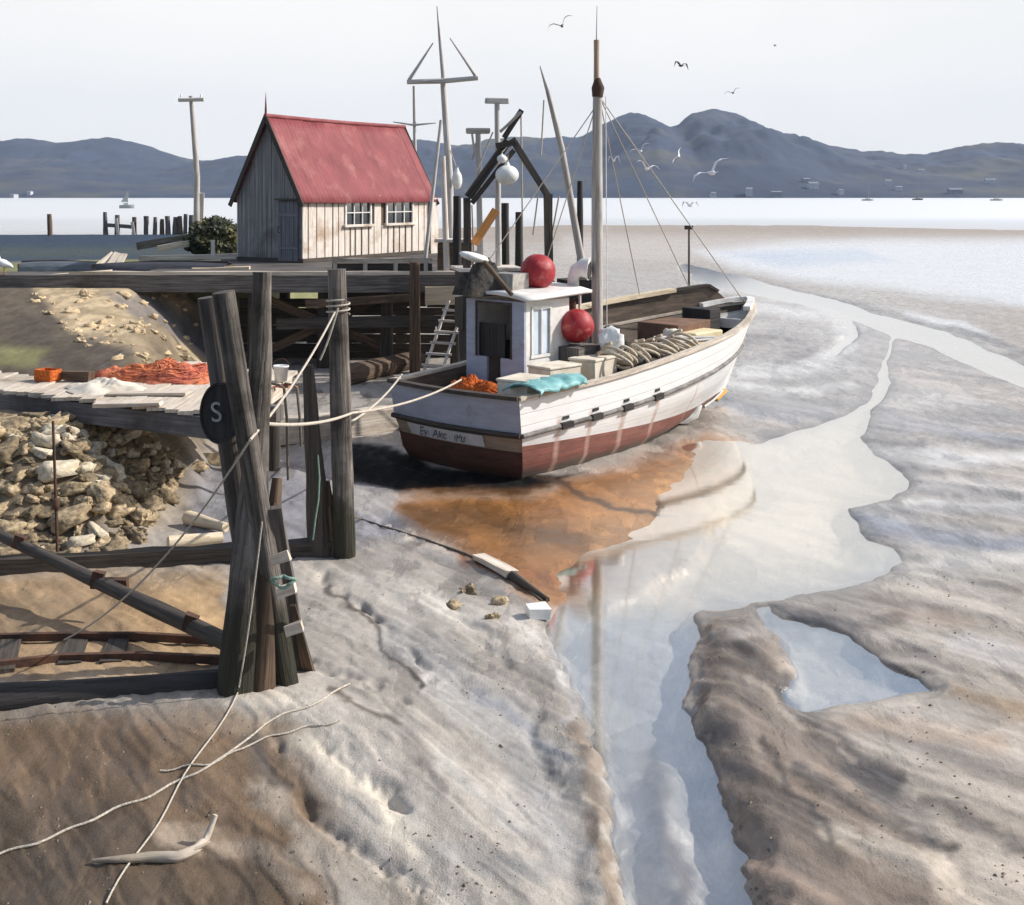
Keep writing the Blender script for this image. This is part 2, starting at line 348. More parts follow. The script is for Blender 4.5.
def height(X, Y):
    X = np.asarray(X, float); Y = np.asarray(Y, float)
    u = U0 + F * X / Y; v = V0 + F * HC / Y
    wu = (fbm(u / 45 + 3, v / 22, 3) - .5) * 26; wv = (fbm(u / 60 + 9, v / 16 + 4, 3) - .5) * 11
    sc_ = np.clip((v - 215) / 150, .12, 1)
    uu = u + wu * sc_; vv = v + wv * sc_
    h = 0.055 + 0 * u
    h += 0.07 * (fbm(X * .35, Y * .35, 4) - .5)
    # streaks that follow the ebb
    a = math.radians(-38); c, s_ = math.cos(a), math.sin(a)
    st = fbm((X * c - Y * s_) * 2.6, (X * s_ + Y * c) * .5, 4)
    rid = 1 - np.abs(2 * fbm((X * c - Y * s_) * 1.3 + 7, (X * s_ + Y * c) * .33, 3) - 1)
    near = sst(300, 520, v)
    h += near * (.07 * (st - .5) + .04 * (rid - .8))
    q_ = fbm((X * c - Y * s_) * .9 + 31, (X * s_ + Y * c) * .22 + 5, 5) * 9
    fq = q_ - np.floor(q_); h += near * (.005 + .014 * sst(600, 500, u)) * (sst(.38, .62, fq) - fq)
    # left mud bank rises away from the channel
    lb = sd_poly([(-400, 500), (370, 520), (450, 552), (545, 618), (585, 720), (612, 960), (-400, 960)], uu, vv)
    h += .42 * sst(0, 330, -lb)
    # dark eroded ridge on the right of the channel
    rb = sd_poly([(694, 620), (764, 606), (784, 636), (792, 706), (850, 760), (960, 850), (1000, 960), (770, 960), (725, 830), (690, 720)], uu, vv)
    h += .13 * sst(0, 45, -rb) + near * .12 * sst(0, 20, -rb) * (rid - .7)
    h += .10 * sst(870, 1050, u) * sst(330, 520, v)
    # gullies / cracks
    for P, wd, dp in (([(318, 585), (350, 604), (378, 632), (412, 676), (430, 700)], 6, .10), ([(300, 690), (345, 700), (400, 726)], 7, .10), ([(262, 760), (285, 800), (330, 850), (420, 900)], 7, .08), ([(355, 520), (420, 540), (480, 566), (530, 590)], 6, .08), ([(640, 758), (650, 800), (672, 900)], 5, -.04), ([(440, 600), (520, 690), (560, 800)], 10, .06), ([(330, 780), (400, 830)], 8, .09)):
        h -= dp * 1.0 * np.clip(fbm(u / 26 + 2, v / 20 + 9, 3) * 2 - .55, 0, 1) * np.exp(-(sd_line(P, uu, vv) / wd) ** 2)
    # water-holding shapes
    for P, dp, e in ((POOL, .22, 22), (POOL2, .14, 14)):
        d = sd_poly(P, uu if P is not FILM else u + wu * .2, vv if P is not FILM else v + wv * .25)
        k = sst(3, -e, d)
        lip = sst(14, 0, d)
        h = h * (1 - .75 * lip) + .012 * lip
        h = h * (1 - k) - dp * k
    for P, wd in (([(655, 775), (668, 840), (694, 960)], 21), ([(588, 770), (600, 830), (614, 960)], 20)):
        d = sd_line(P, uu, vv); k = np.exp(-(d / wd) ** 2); h = h + k * (.185 if wd == 21 else .08)
    d = sd_poly(OCHRE, uu, vv); k = sst(6, -14, d)
    dc_ = sd_poly([(742, 436), (866, 430), (916, 482), (860, 508), (914, 562), (770, 606), (700, 616), (580, 616), (610, 584), (676, 540)], uu, vv)
    och = .032 - .072 * sst(85, -30, dc_) + .030 * (fbm(X * .55 + Y * .25 + 5, Y * 1.3 - X * .5, 4) - .5)
    h = np.where(sd_poly(POOL, uu, vv) < -10, h, h * (1 - k) + och * k)
    for P, wd, dp in ((RIVER, 8.5, .13), (RIVER2, 4.5, .10)):
        d = sd_line(P, u + wu * .5, v + wv * .35); k = np.exp(-(d / (wd * np.clip((v - 200) / 130, .35, 1.6))) ** 4); h = h * (1 - k) - (dp - .06) * k
    # shoreline far out
    sh = np.interp(u, [-400, 240, 480, 560, 800, 1024, 1500], [232, 231, 224, 222, 222, 227, 232]) + wv * .06
    h = np.where(v < sh + 8, h - .9 * sst(sh + 5, sh - 6, v) - .0, h)
    # stony bank with the level ground behind the lower jetty
    d = -sd_poly(BANK, X, Y) + (fbm(X * .8, Y * .8, 3) - .5) * .9
    front = sst(34, 26, Y)
    k = sst(-.1, 2.1, d) * front + sst(-.1, 3.2, d) * (1 - front)
    top = 1.36 + np.clip((Y - 18.5) / 14, 0, 1) * 1.0 + .10 * (fbm(X * .6, Y * .6, 4) - .5)
    h = h * (1 - k) + top * k
    return h
def hz(x, y): return float(height(np.array([x]), np.array([y]))[0])
def G(px, py):           # where the ray of that bearing meets the ground (read from the grid below)
    c = int(np.clip(round((px - us_[0]) / 2.2), 0, len(us_) - 1)); p = pv[:, c]
    r = int(np.argmax(p <= py)); r = max(r, 1)
    f = (p[r - 1] - py) / max(p[r - 1] - p[r], 1e-6); f = min(max(f, 0), 1)
    Y = float(Yg[r - 1, c] * (1 - f) + Yg[r, c] * f); z = float(Zg[r - 1, c] * (1 - f) + Zg[r, c] * f)
    return Vector(((px - U0) * Y / F, Y, z))

vs_ = np.concatenate([np.arange(960, 300, -1.6), np.arange(300, 214, -.8)])
us_ = np.arange(-300, 1330, 2.2)
UU, VV = np.meshgrid(us_, vs_); Yg = F * HC / (VV - V0); Xg = (UU - U0) * Yg / F
Zg = height(Xg, Yg)
pv = V0 + F * (HC - Zg) / Yg; pu = UU          # true bearing of each ground point
flat_u, flat_v = UU, VV

# ground colours: streaked silt, sand, weed and clay, some shade and sheen painted in
wu = (fbm(pu / 40 + 3, pv / 26, 4) - .5) * 34; wv = (fbm(pu / 52 + 9, pv / 15 + 4, 4) - .5) * 16
scg = np.clip((pv - 215) / 220, .10, 1); cu = pu + wu * scg; cv = pv + wv * scg
K = 0.82
col = np.zeros(Zg.shape + (3,)); col[:] = C(180, 172, 163, K)
wet = np.full(Zg.shape, .5)
def paint(d, c, a=1.0, feather=10, wt=None, k=K):
    m = (sst(feather * .6, -feather, d) * a)
    col[:] = col * (1 - m[..., None]) + np.array(C(*c, k)) * m[..., None]
    if wt is not None: wet[:] = wet * (1 - m) + wt * m
under = lambda: sst(.012, -.03, Zg)
def upoly(P, c, a=1, f=10, wt=None, k=K):
    m = sst(f * .6, -f, sd_poly(P, cu, cv)) * a * under(); col[:] = col * (1 - m[..., None]) + np.array(C(*c, k)) * m[..., None]
def poly(P, c, a=1, f=10, wt=None, k=K): paint(sd_poly(P, cu, cv), c, a, f, wt, k)
def stroke(P, wd, c, a=1, f=None, wt=None, k=K): paint(sd_line(P, cu, cv) - wd, c, a, f or wd * .9, wt, k)
poly([(-400, 214), (1500, 214), (1500, 244), (-400, 244)], (172, 161, 151), 1, 8, .2)
poly([(560, 234), (1100, 234), (1100, 262), (560, 262)], (196, 188, 180), .8, 8, .5)
poly([(-400, 226), (250, 226), (330, 240), (250, 262), (-400, 268)], (70, 84, 104), 1, 5, .0, .6)  # dark weedy flat; its shade is put into the colour
poly([(-400, 244), (160, 246), (240, 256), (-400, 266)], (88, 98, 94), .8, 6, .0, .65)
poly([(600, 262), (760, 275), (900, 310), (1100, 380), (1100, 420), (880, 420), (740, 420), (700, 330), (600, 300)], (176, 170, 165), .8, 14, .6)
poly([(690, 250), (800, 240), (1400, 236), (1400, 330), (1060, 310), (900, 292), (800, 282), (730, 268)], (226, 228, 230), .95, 9, .75)  # sky sheen on the wet flats painted in as pale, then bluish, patches
poly([(720, 252), (860, 248), (900, 262), (780, 268)], (190, 204, 222), .8, 7, .8)
poly(FILM2, (226, 226, 224), .9, 3, .7)
for P, wd, c, a in (([(700, 290), (800, 300), (860, 330)], 4, (206, 202, 198), .8), ([(820, 298), (905, 320), (1030, 352)], 4, (126, 122, 120), .9), ([(730, 330), (800, 318), (850, 345), (800, 362)], 7, (196, 190, 184), .8), ([(735, 372), (850, 362)], 9, (200, 196, 192), .8), ([(725, 388), (800, 398), (845, 402)], 4, (130, 126, 126), .8), ([(735, 408), (830, 410)], 7, (168, 166, 168), .8),
                    ([(900, 330), (1024, 372)], 12, (190, 178, 166), .8), ([(690, 318), (760, 306), (830, 318), (848, 346), (800, 368), (730, 372)], 7, (224, 222, 218), .9), ([(720, 344), (780, 336), (812, 350), (780, 362)], 5, (150, 146, 144), .8), ([(880, 400), (960, 396), (1060, 410)], 9, (214, 208, 202), .9), ([(872, 452), (960, 458), (1060, 452)], 8, (212, 208, 204), .9), ([(905, 505), (980, 508), (1060, 500)], 7, (222, 218, 212), .9), ([(700, 382), (780, 392), (850, 382)], 5, (222, 220, 216), .9), ([(890, 420), (1000, 440), (1060, 436)], 7, (150, 150, 156), .9), ([(700, 396), (800, 420)], 5, (138, 138, 144), .9), ([(890, 370), (1024, 400)], 12, (198, 186, 176), .8), ([(880, 425), (1024, 420)], 10, (178, 172, 170), .8), ([(870, 440), (930, 446)], 7, (118, 112, 110), .9), ([(860, 462), (940, 470)], 6, (136, 130, 126), .9), ([(900, 484), (1024, 492)], 10, (194, 188, 182), .8), ([(855, 522), (940, 536), (1060, 548)], 12, (146, 148, 156), .95), ([(850, 510), (1024, 512)], 6, (170, 166, 164), .8), ([(900, 565), (1040, 580)], 16, (190, 184, 174), .9), ([(940, 560), (1060, 556)], 8, (206, 200, 192), .8)):
    stroke(P, wd, c, a, wt=.55)
poly([(760, 600), (900, 570), (1100, 590), (1100, 960), (760, 960)], (194, 181, 166), .9, 20, .55)
for P, wd, c, a in (([(785, 610), (860, 628), (910, 612)], 10, (132, 122, 114), .9), ([(775, 604), (850, 642), (870, 655)], 4, (70, 63, 58), .9), ([(872, 655), (925, 680)], 5, (64, 57, 53), .95), ([(905, 642), (935, 650)], 4, (110, 102, 96), .8), ([(960, 640), (1024, 660)], 12, (206, 200, 194), .9), ([(960, 690), (1040, 716)], 10, (164, 142, 116), .9), ([(870, 600), (960, 620)], 10, (176, 158, 142), .9), ([(900, 720), (1030, 790)], 16, (176, 164, 154), .8), ([(930, 800), (1030, 850)], 9, (112, 104, 98), .8), ([(820, 720), (1000, 740)], 12, (190, 170, 150), .8)):
    stroke(P, wd, c, a, wt=.4)
poly([(696, 614), (764, 604), (786, 640), (792, 706), (850, 760), (930, 830), (960, 960), (770, 960), (725, 830), (692, 720)], (134, 120, 108), .95, 16, .45)
for P, wd, c, a in (([(745, 650), (780, 690), (850, 760), (890, 780)], 14, (92, 83, 76), .9), ([(710, 745), (780, 800), (840, 860)], 16, (104, 94, 86), .9), ([(800, 770), (870, 815), (950, 850)], 8, (86, 78, 72), .9), ([(705, 640), (760, 630)], 9, (168, 158, 148), .8), ([(742, 676), (800, 720), (850, 760)], 4, (176, 162, 148), .8), ([(720, 700), (770, 760)], 5, (160, 146, 134), .7), ([(720, 800), (770, 905)], 14, (146, 128, 114), .9), ([(820, 830), (900, 850), (960, 880)], 8, (194, 182, 166), .9), ([(760, 860), (830, 900)], 9, (150, 130, 116), .8), ([(870, 840), (1000, 905)], 16, (190, 178, 164), .8), ([(760, 740), (830, 840)], 6, (72, 66, 61), .8)):
    stroke(P, wd, c, a, wt=.5)
# left bank
poly([(-400, 560), (360, 555), (440, 560), (560, 630), (620, 960), (-400, 960)], (184, 176, 166), 1, 14, .4)
poly([(-400, 570), (220, 565), (240, 640), (200, 690), (-400, 690)], (174, 146, 112), .95, 20, .3)
poly([(110, 590), (225, 585), (235, 650), (150, 640)], (192, 160, 120), .9, 14, .3)
poly([(-400, 590), (60, 590), (140, 640), (-400, 650)], (140, 120, 96), .8, 14, .3)
poly([(-400, 700), (200, 706), (290, 730), (330, 800), (330, 960), (-400, 960)], (128, 107, 86), 1, 30, .35)
poly([(-400, 760), (120, 790), (280, 860), (300, 960), (-400, 960)], (98, 84, 70), .9, 30, .4)
for P, wd, c, a in (([(230, 700), (300, 704)], 8, (214, 204, 190), .9), ([(180, 720), (290, 730)], 12, (160, 142, 122), .8), ([(300, 740), (380, 800), (410, 850)], 14, (206, 196, 180), .9), ([(250, 745), (280, 790)], 12, (98, 92, 88), .8), ([(260, 790), (310, 840), (340, 860)], 12, (180, 166, 150), .9), ([(170, 835), (260, 850), (300, 890)], 12, (176, 158, 138), .85), ([(300, 850), (420, 905)], 16, (190, 178, 164), .8), ([(120, 770), (200, 800)], 14, (116, 100, 86), .7), ([(80, 720), (180, 730)], 14, (142, 118, 94), .7), ([(400, 640), (520, 730), (560, 850)], 26, (166, 164, 162), .8), ([(360, 580), (470, 620)], 14, (202, 196, 186), .8), ([(420, 680), (500, 740)], 10, (204, 200, 194), .8), ([(395, 720), (440, 790)], 9, (142, 136, 130), .8), ([(430, 850), (540, 870)], 14, (150, 148, 146), .7), ([(480, 690), (560, 760)], 7, (140, 142, 148), .8), ([(500, 600), (540, 640)], 10, (212, 204, 194), .9), ([(330, 690), (400, 726)], 3, (90, 80, 70), .8), ([(325, 588), (378, 632), (420, 690)], 3, (84, 78, 72), .9), ([(440, 760), (520, 830)], 12, (190, 186, 180), .7), ([(580, 730), (596, 800), (606, 900)], 10, (150, 136, 120), .9), ([(655, 770), (672, 840), (690, 940)], 10, (152, 138, 122), .95), ([(552, 640), (572, 720)], 8, (206, 202, 198), .8)):
    stroke(P, wd, c, a, wt=.55)
poly([(180, 455), (360, 480), (430, 500), (400, 540), (340, 556), (190, 545)], (150, 150, 156), .9, 12, .6)
poly([(340, 440), (400, 446), (430, 465), (560, 472), (590, 470), (520, 496), (430, 494), (340, 484)], (34, 33, 34), 1, 5, .05, .5)  # dark mud under the stern, with the boat's shadow painted into it
poly([(330, 484), (430, 496), (400, 520), (330, 510)], (176, 170, 164), .8, 8, .5)
# ochre silt round the hull; pool floor painted pale to add sky sheen
poly(OCHRE, (180, 126, 74), 1, 14, .95)
stroke([(600, 545), (660, 500), (720, 455)], 20, (206, 158, 108), .8, wt=.95)
for P, wd, c, a in (([(420, 515), (520, 530), (575, 540)], 15, (122, 88, 54), .9), ([(460, 560), (560, 580)], 8, (150, 96, 56), .8), ([(560, 490), (640, 480)], 10, (158, 112, 66), .8), ([(600, 520), (680, 480)], 14, (196, 140, 82), .8), ([(520, 470), (600, 500), (680, 520)], 2.5, (72, 60, 48), .9)):
    stroke(P, wd, c, a, wt=1.0)
upoly([(736, 442), (866, 430), (916, 482), (860, 508), (914, 562), (770, 606), (700, 616), (590, 612), (620, 580), (690, 530)], (250, 236, 210), 1, 60, .6, 1.0)
upoly([(556, 612), (694, 612), (688, 700), (760, 960), (620, 960), (560, 660)], (206, 206, 208), .8, 16, .6, 1.0)
upoly(POOL2, (226, 222, 214), .9, 6, .6, 1.0)
for P, wd, c, a in (([(580, 730), (596, 800), (606, 900)], 10, (150, 134, 118), .9), ([(652, 752), (664, 830), (688, 940)], 13, (140, 126, 112), 1), ([(654, 760), (656, 775)], 7, (96, 90, 86), .8)):
    stroke(P, wd, c, a, wt=.55)
# level ground and stony bank, told by position
dB = -sd_poly(BANK, Xg, Yg)
onb = sst(-.2, .8, dB)[..., None]
sand = np.array(C(206, 184, 150, K)); gravel = fbm(Xg * 3, Yg * 3, 4)[..., None]
gravel2 = sst(.42, .58, fbm(Xg * 4.5 + .6 * Yg, Yg * 2.2, 3))[..., None]; top = sand * (.62 + .3 * gravel + .34 * gravel2)
gr = fbm(Xg * .5 + 3, Yg * .35 + 8, 4)[..., None]
dk = np.array(C(92, 84, 78, K)); gn = np.array(C(134, 132, 92, K))
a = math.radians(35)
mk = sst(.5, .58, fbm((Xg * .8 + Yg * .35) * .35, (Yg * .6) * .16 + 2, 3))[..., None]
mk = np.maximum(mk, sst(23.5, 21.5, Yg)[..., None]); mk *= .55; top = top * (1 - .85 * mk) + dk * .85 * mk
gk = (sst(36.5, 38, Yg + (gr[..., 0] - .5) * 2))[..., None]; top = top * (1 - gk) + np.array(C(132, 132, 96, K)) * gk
for P, c_, a_ in (([(-400, 280), (30, 284), (70, 330), (130, 352), (140, 392), (-400, 392)], (78, 72, 68), .85), ([(100, 292), (160, 292), (222, 340), (222, 362), (150, 332)], (104, 104, 110), .8), ([(-400, 334), (46, 348), (40, 366), (-400, 374)], (140, 138, 96), .9)):  # dark and bluish patches are painted shadow, the green one is grass
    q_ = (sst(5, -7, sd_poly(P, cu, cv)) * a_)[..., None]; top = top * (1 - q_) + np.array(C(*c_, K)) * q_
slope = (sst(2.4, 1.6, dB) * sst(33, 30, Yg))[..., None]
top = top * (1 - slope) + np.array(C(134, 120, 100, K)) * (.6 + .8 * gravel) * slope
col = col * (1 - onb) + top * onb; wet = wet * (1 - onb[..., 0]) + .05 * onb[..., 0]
# silt stays soaked and darker along the water's edge
soak = sst(.055, .012, Zg) * sst(-.05, -.005, Zg) * sst(300, 420, pv) * (sd_poly(OCHRE, cu, cv) > 6)
col *= (1 - .34 * soak)[..., None]; wet = np.clip(wet + .5 * soak, 0, 1)
# ebb streaks in the silt itself
ca, sa = math.cos(math.radians(-38)), math.sin(math.radians(-38))
sx = Xg * ca - Yg * sa; sy = Xg * sa + Yg * ca
lum = .86 + .28 * fbm(sx * 3.2 + 3, sy * .5, 5)
lum = lum * (1 - .20 * sst(.53, .565, fbm(sx * 1.6 + 21, sy * .28 + 4, 5))) * (1 + .13 * sst(.56, .60, fbm(sx * 2.3 + 41, sy * .33 + 14, 5)))
lum2 = .9 + .2 * fbm(Xg * 5, Yg * 5, 3)
nearw = sst(230, 420, pv); col *= ((1 - nearw) + nearw * lum * lum2)[..., None]
nearpool = np.minimum(sd_poly(POOL, cu, cv), sd_poly(POOL2, cu, cv))
wet = wet + .25 * sst(150, 10, nearpool) * (1 - onb[..., 0])
wet = np.clip(wet + .5 * (fbm(sx * 1.5 + 9, sy * .3, 4) - .5) * (1 - onb[..., 0]), 0, 1)

nr, nc = Zg.shape
me = bpy.data.meshes.new('ground')
co = np.stack([Xg, Yg, Zg], -1).reshape(-1, 3)
idx = np.arange(nr * nc).reshape(nr, nc)
quads = np.stack([idx[:-1, :-1], idx[:-1, 1:], idx[1:, 1:], idx[1:, :-1]], -1).reshape(-1, 4)
me.vertices.add(len(co)); me.vertices.foreach_set('co', co.ravel())
me.loops.add(quads.size); me.loops.foreach_set('vertex_index', quads.ravel().astype(np.int32))
me.polygons.add(len(quads)); me.polygons.foreach_set('loop_start', np.arange(0, quads.size, 4, dtype=np.int32)); me.polygons.foreach_set('loop_total', np.full(len(quads), 4, np.int32))
me.polygons.foreach_set('use_smooth', np.ones(len(quads), bool))
me.update(calc_edges=True)
at = me.attributes.new('silt', 'FLOAT_COLOR', 'POINT'); at.data.foreach_set('color', np.concatenate([col.reshape(-1, 3), np.ones((len(co), 1))], 1).ravel())
at = me.attributes.new('wet', 'FLOAT', 'POINT'); at.data.foreach_set('value', wet.ravel())
gm = bpy.data.materials.new('tidal_mud'); gm.use_nodes = True; n = gm.node_tree; L = n.links; b = n.nodes['Principled BSDF']
ac = n.nodes.new('ShaderNodeAttribute'); ac.attribute_name = 'silt'; aw = n.nodes.new('ShaderNodeAttribute'); aw.attribute_name = 'wet'
t = n.nodes.new('ShaderNodeTexCoord')
rot = n.nodes.new('ShaderNodeMapping'); rot.inputs['Rotation'].default_value = (0, 0, math.radians(-38)); rot.inputs['Scale'].default_value = (1.0, .3, 1.0); L.new(t.outputs['Object'], rot.inputs[0])
n1 = n.nodes.new('ShaderNodeTexNoise'); n1.inputs['Scale'].default_value = 5; n1.inputs['Detail'].default_value = 9; n1.inputs['Roughness'].default_value = .68; L.new(rot.outputs[0], n1.inputs['Vector'])
n2 = n.nodes.new('ShaderNodeTexNoise'); n2.inputs['Scale'].default_value = 16; n2.inputs['Detail'].default_value = 7; n2.inputs['Roughness'].default_value = .7; L.new(t.outputs['Object'], n2.inputs['Vector'])
rr = n.nodes.new('ShaderNodeMapRange'); rr.inputs['From Min'].default_value = .3; rr.inputs['From Max'].default_value = .7; rr.inputs['To Min'].default_value = .84; rr.inputs['To Max'].default_value = 1.12; L.new(n1.outputs['Fac'], rr.inputs['Value'])
vm = n.nodes.new('ShaderNodeVectorMath'); vm.operation = 'SCALE'; L.new(ac.outputs['Color'], vm.inputs[0]); L.new(rr.outputs[0], vm.inputs['Scale'])
r3 = n.nodes.new('ShaderNodeMapRange'); r3.inputs['From Min'].default_value = .35; r3.inputs['From Max'].default_value = .65; r3.inputs['To Min'].default_value = .9; r3.inputs['To Max'].default_value = 1.08; L.new(n2.outputs['Fac'], r3.inputs['Value'])
vm2 = n.nodes.new('ShaderNodeVectorMath'); vm2.operation = 'SCALE'; L.new(vm.outputs[0], vm2.inputs[0]); L.new(r3.outputs[0], vm2.inputs['Scale'])
nf = n.nodes.new('ShaderNodeTexNoise'); nf.inputs['Scale'].default_value = 1.5; nf.inputs['Detail'].default_value = 12; nf.inputs['Roughness'].default_value = .66; nf.inputs['Distortion'].default_value = .5; L.new(rot.outputs[0], nf.inputs['Vector'])
af = n.nodes.new('ShaderNodeMath'); af.operation = 'MULTIPLY_ADD'; L.new(aw.outputs['Fac'], af.inputs[0]); af.inputs[1].default_value = .13; L.new(nf.outputs['Fac'], af.inputs[2])
spg = n.nodes.new('ShaderNodeSeparateXYZ'); L.new(t.outputs['Object'], spg.inputs[0])
fdi = n.nodes.new('ShaderNodeMapRange'); fdi.inputs['From Min'].default_value = 32; fdi.inputs['From Max'].default_value = 60; fdi.inputs['To Min'].default_value = 1; fdi.inputs['To Max'].default_value = 0; L.new(spg.outputs[1], fdi.inputs['Value'])
film = n.nodes.new('ShaderNodeMapRange'); L.new(fdi.outputs[0], film.inputs['To Max']); film.inputs['From Min'].default_value = .605; film.inputs['From Max'].default_value = .64; L.new(af.outputs[0], film.inputs['Value'])
fd_ = n.nodes.new('ShaderNodeMapRange'); fd_.inputs['To Min'].default_value = 1.05; fd_.inputs['To Max'].default_value = .82; L.new(film.outputs[0], fd_.inputs['Value'])
n9 = n.nodes.new('ShaderNodeTexNoise'); n9.inputs['Scale'].default_value = 90; n9.inputs['Detail'].default_value = 4; n9.inputs['Roughness'].default_value = .7; L.new(t.outputs['Object'], n9.inputs['Vector'])
gr9 = n.nodes.new('ShaderNodeMapRange'); gr9.inputs['From Min'].default_value = .3; gr9.inputs['From Max'].default_value = .7; gr9.inputs['To Min'].default_value = .86; gr9.inputs['To Max'].default_value = 1.12; L.new(n9.outputs['Fac'], gr9.inputs['Value'])
fm_ = n.nodes.new('ShaderNodeMath'); fm_.operation = 'MULTIPLY'; L.new(fd_.outputs[0], fm_.inputs[0]); L.new(gr9.outputs[0], fm_.inputs[1])
vm3 = n.nodes.new('ShaderNodeVectorMath'); vm3.operation = 'SCALE'; L.new(vm2.outputs[0], vm3.inputs[0]); L.new(fm_.outputs[0], vm3.inputs['Scale'])
L.new(vm3.outputs[0], b.inputs['Base Color'])
sm_ = n.nodes.new('ShaderNodeMath'); sm_.operation = 'ADD'; L.new(aw.outputs['Fac'], sm_.inputs[0])
s2 = n.nodes.new('ShaderNodeMapRange'); s2.inputs['From Min'].default_value = .3; s2.inputs['From Max'].default_value = .7; s2.inputs['To Min'].default_value = -.25; s2.inputs['To Max'].default_value = .25; L.new(n1.outputs['Fac'], s2.inputs['Value']); L.new(s2.outputs[0], sm_.inputs[1])
rg = n.nodes.new('ShaderNodeMapRange'); rg.inputs['From Min'].default_value = .2; rg.inputs['From Max'].default_value = .8; rg.inputs['To Min'].default_value = .80; rg.inputs['To Max'].default_value = .20; L.new(sm_.outputs[0], rg.inputs['Value']); rf_m = n.nodes.new('ShaderNodeMath'); rf_m.operation = 'MULTIPLY'; fr9 = n.nodes.new('ShaderNodeMapRange'); fr9.inputs['To Min'].default_value = 1.0; fr9.inputs['To Max'].default_value = .5; L.new(film.outputs[0], fr9.inputs['Value'])
L.new(rg.outputs[0], rf_m.inputs[0]); L.new(fr9.outputs[0], rf_m.inputs[1]); L.new(rf_m.outputs[0], b.inputs['Roughness'])
ws_ = n.nodes.new('ShaderNodeMapRange'); ws_.inputs['To Min'].default_value = .06; ws_.inputs['To Max'].default_value = .55; L.new(sm_.outputs[0], ws_.inputs['Value']); L.new(ws_.outputs[0], b.inputs['Specular IOR Level'])
b0 = n.nodes.new('ShaderNodeBump'); b0.invert = True; b0.inputs['Strength'].default_value = .35; b0.inputs['Distance'].default_value = .008; L.new(film.outputs[0], b0.inputs['Height'])
b1 = n.nodes.new('ShaderNodeBump'); L.new(b0.outputs[0], b1.inputs['Normal']); b1.inputs['Strength'].default_value = .28; b1.inputs['Distance'].default_value = .06; L.new(n1.outputs['Fac'], b1.inputs['Height'])
b2 = n.nodes.new('ShaderNodeBump'); b2.inputs['Strength'].default_value = .16; b2.inputs['Distance'].default_value = .012; L.new(n2.outputs['Fac'], b2.inputs['Height']); L.new(b1.outputs[0], b2.inputs['Normal']); n3 = n.nodes.new('ShaderNodeTexNoise'); n3.inputs['Scale'].default_value = 55; n3.inputs['Detail'].default_value = 5; n3.inputs['Roughness'].default_value = .65; L.new(t.outputs['Object'], n3.inputs['Vector'])
dm = n.nodes.new('ShaderNodeMapRange'); dm.inputs['From Min'].default_value = .2; dm.inputs['From Max'].default_value = .9; dm.inputs['To Min'].default_value = .8; dm.inputs['To Max'].default_value = .12; L.new(sm_.outputs[0], dm.inputs['Value'])
b3 = n.nodes.new('ShaderNodeBump'); b3.inputs['Distance'].default_value = .012; L.new(dm.outputs[0], b3.inputs['Strength']); L.new(n3.outputs['Fac'], b3.inputs['Height']); L.new(b2.outputs[0], b3.inputs['Normal']); L.new(b3.outputs[0], b.inputs['Normal'])
me.materials.append(gm); ground = bpy.data.objects.new('ground', me); COL.objects.link(ground); setp(ground, kind='structure')

# sea bed and water: one sheet each, out to the horizon
def sheet(name, z, x, y0, y1, mat):
    m = bpy.data.meshes.new(name); m.from_pydata([(-x, y0, z), (x, y0, z), (x, y1, z), (-x, y1, z)], [], [(0, 1, 2, 3)]); m.materials.append(mat)
    o = bpy.data.objects.new(name, m); COL.objects.link(o); setp(o, kind='structure'); return o
bed_m = M('sea_bed', C(150, 146, 138, .7), C(120, 118, 112, .7), 'Object', (.2, .2, .2), .9, 0)
sheet('sea_bed', -1.3, 4100, -200, 3600, bed_m)
wm = bpy.data.materials.new('tidal_water'); wm.use_nodes = True; n = wm.node_tree; L = n.links; n.nodes.clear()
o_ = n.nodes.new('ShaderNodeOutputMaterial'); mixs = n.nodes.new('ShaderNodeMixShader'); tr = n.nodes.new('ShaderNodeBsdfTransparent'); gl = n.nodes.new('ShaderNodeBsdfGlossy')
tr.inputs['Color'].default_value = (.95, .93, .88, 1); gl.inputs['Color'].default_value = (1, .985, .96, 1); gl.inputs['Roughness'].default_value = .07
lw = n.nodes.new('ShaderNodeLayerWeight'); lw.inputs['Blend'].default_value = .5
pw_ = n.nodes.new('ShaderNodeMath'); pw_.operation = 'POWER'; L.new(lw.outputs['Facing'], pw_.inputs[0]); pw_.inputs[1].default_value = 1.5
fr = n.nodes.new('ShaderNodeMath'); fr.operation = 'MULTIPLY_ADD'; L.new(pw_.outputs[0], fr.inputs[0]); fr.inputs[1].default_value = .94; fr.inputs[2].default_value = .05
t = n.nodes.new('ShaderNodeTexCoord'); mp_ = n.nodes.new('ShaderNodeMapping'); mp_.inputs['Scale'].default_value = (.8, 1.6, 1); L.new(t.outputs['Object'], mp_.inputs[0])
nw = n.nodes.new('ShaderNodeTexNoise'); nw.inputs['Scale'].default_value = 1.6; nw.inputs['Detail'].default_value = 4; L.new(mp_.outputs[0], nw.inputs['Vector'])
bw = n.nodes.new('ShaderNodeBump'); bw.inputs['Strength'].default_value = .05; bw.inputs['Distance'].default_value = .03; L.new(nw.outputs['Fac'], bw.inputs['Height'])
L.new(bw.outputs[0], gl.inputs['Normal'])
sy_ = n.nodes.new('ShaderNodeSeparateXYZ'); L.new(t.outputs['Object'], sy_.inputs[0])
rw = n.nodes.new('ShaderNodeMapRange'); rw.inputs['From Min'].default_value = 120; rw.inputs['From Max'].default_value = 260; rw.inputs['To Min'].default_value = .07; rw.inputs['To Max'].default_value = .55   # ruffled open water
L.new(sy_.outputs[1], rw.inputs['Value']); L.new(rw.outputs[0], gl.inputs['Roughness'])
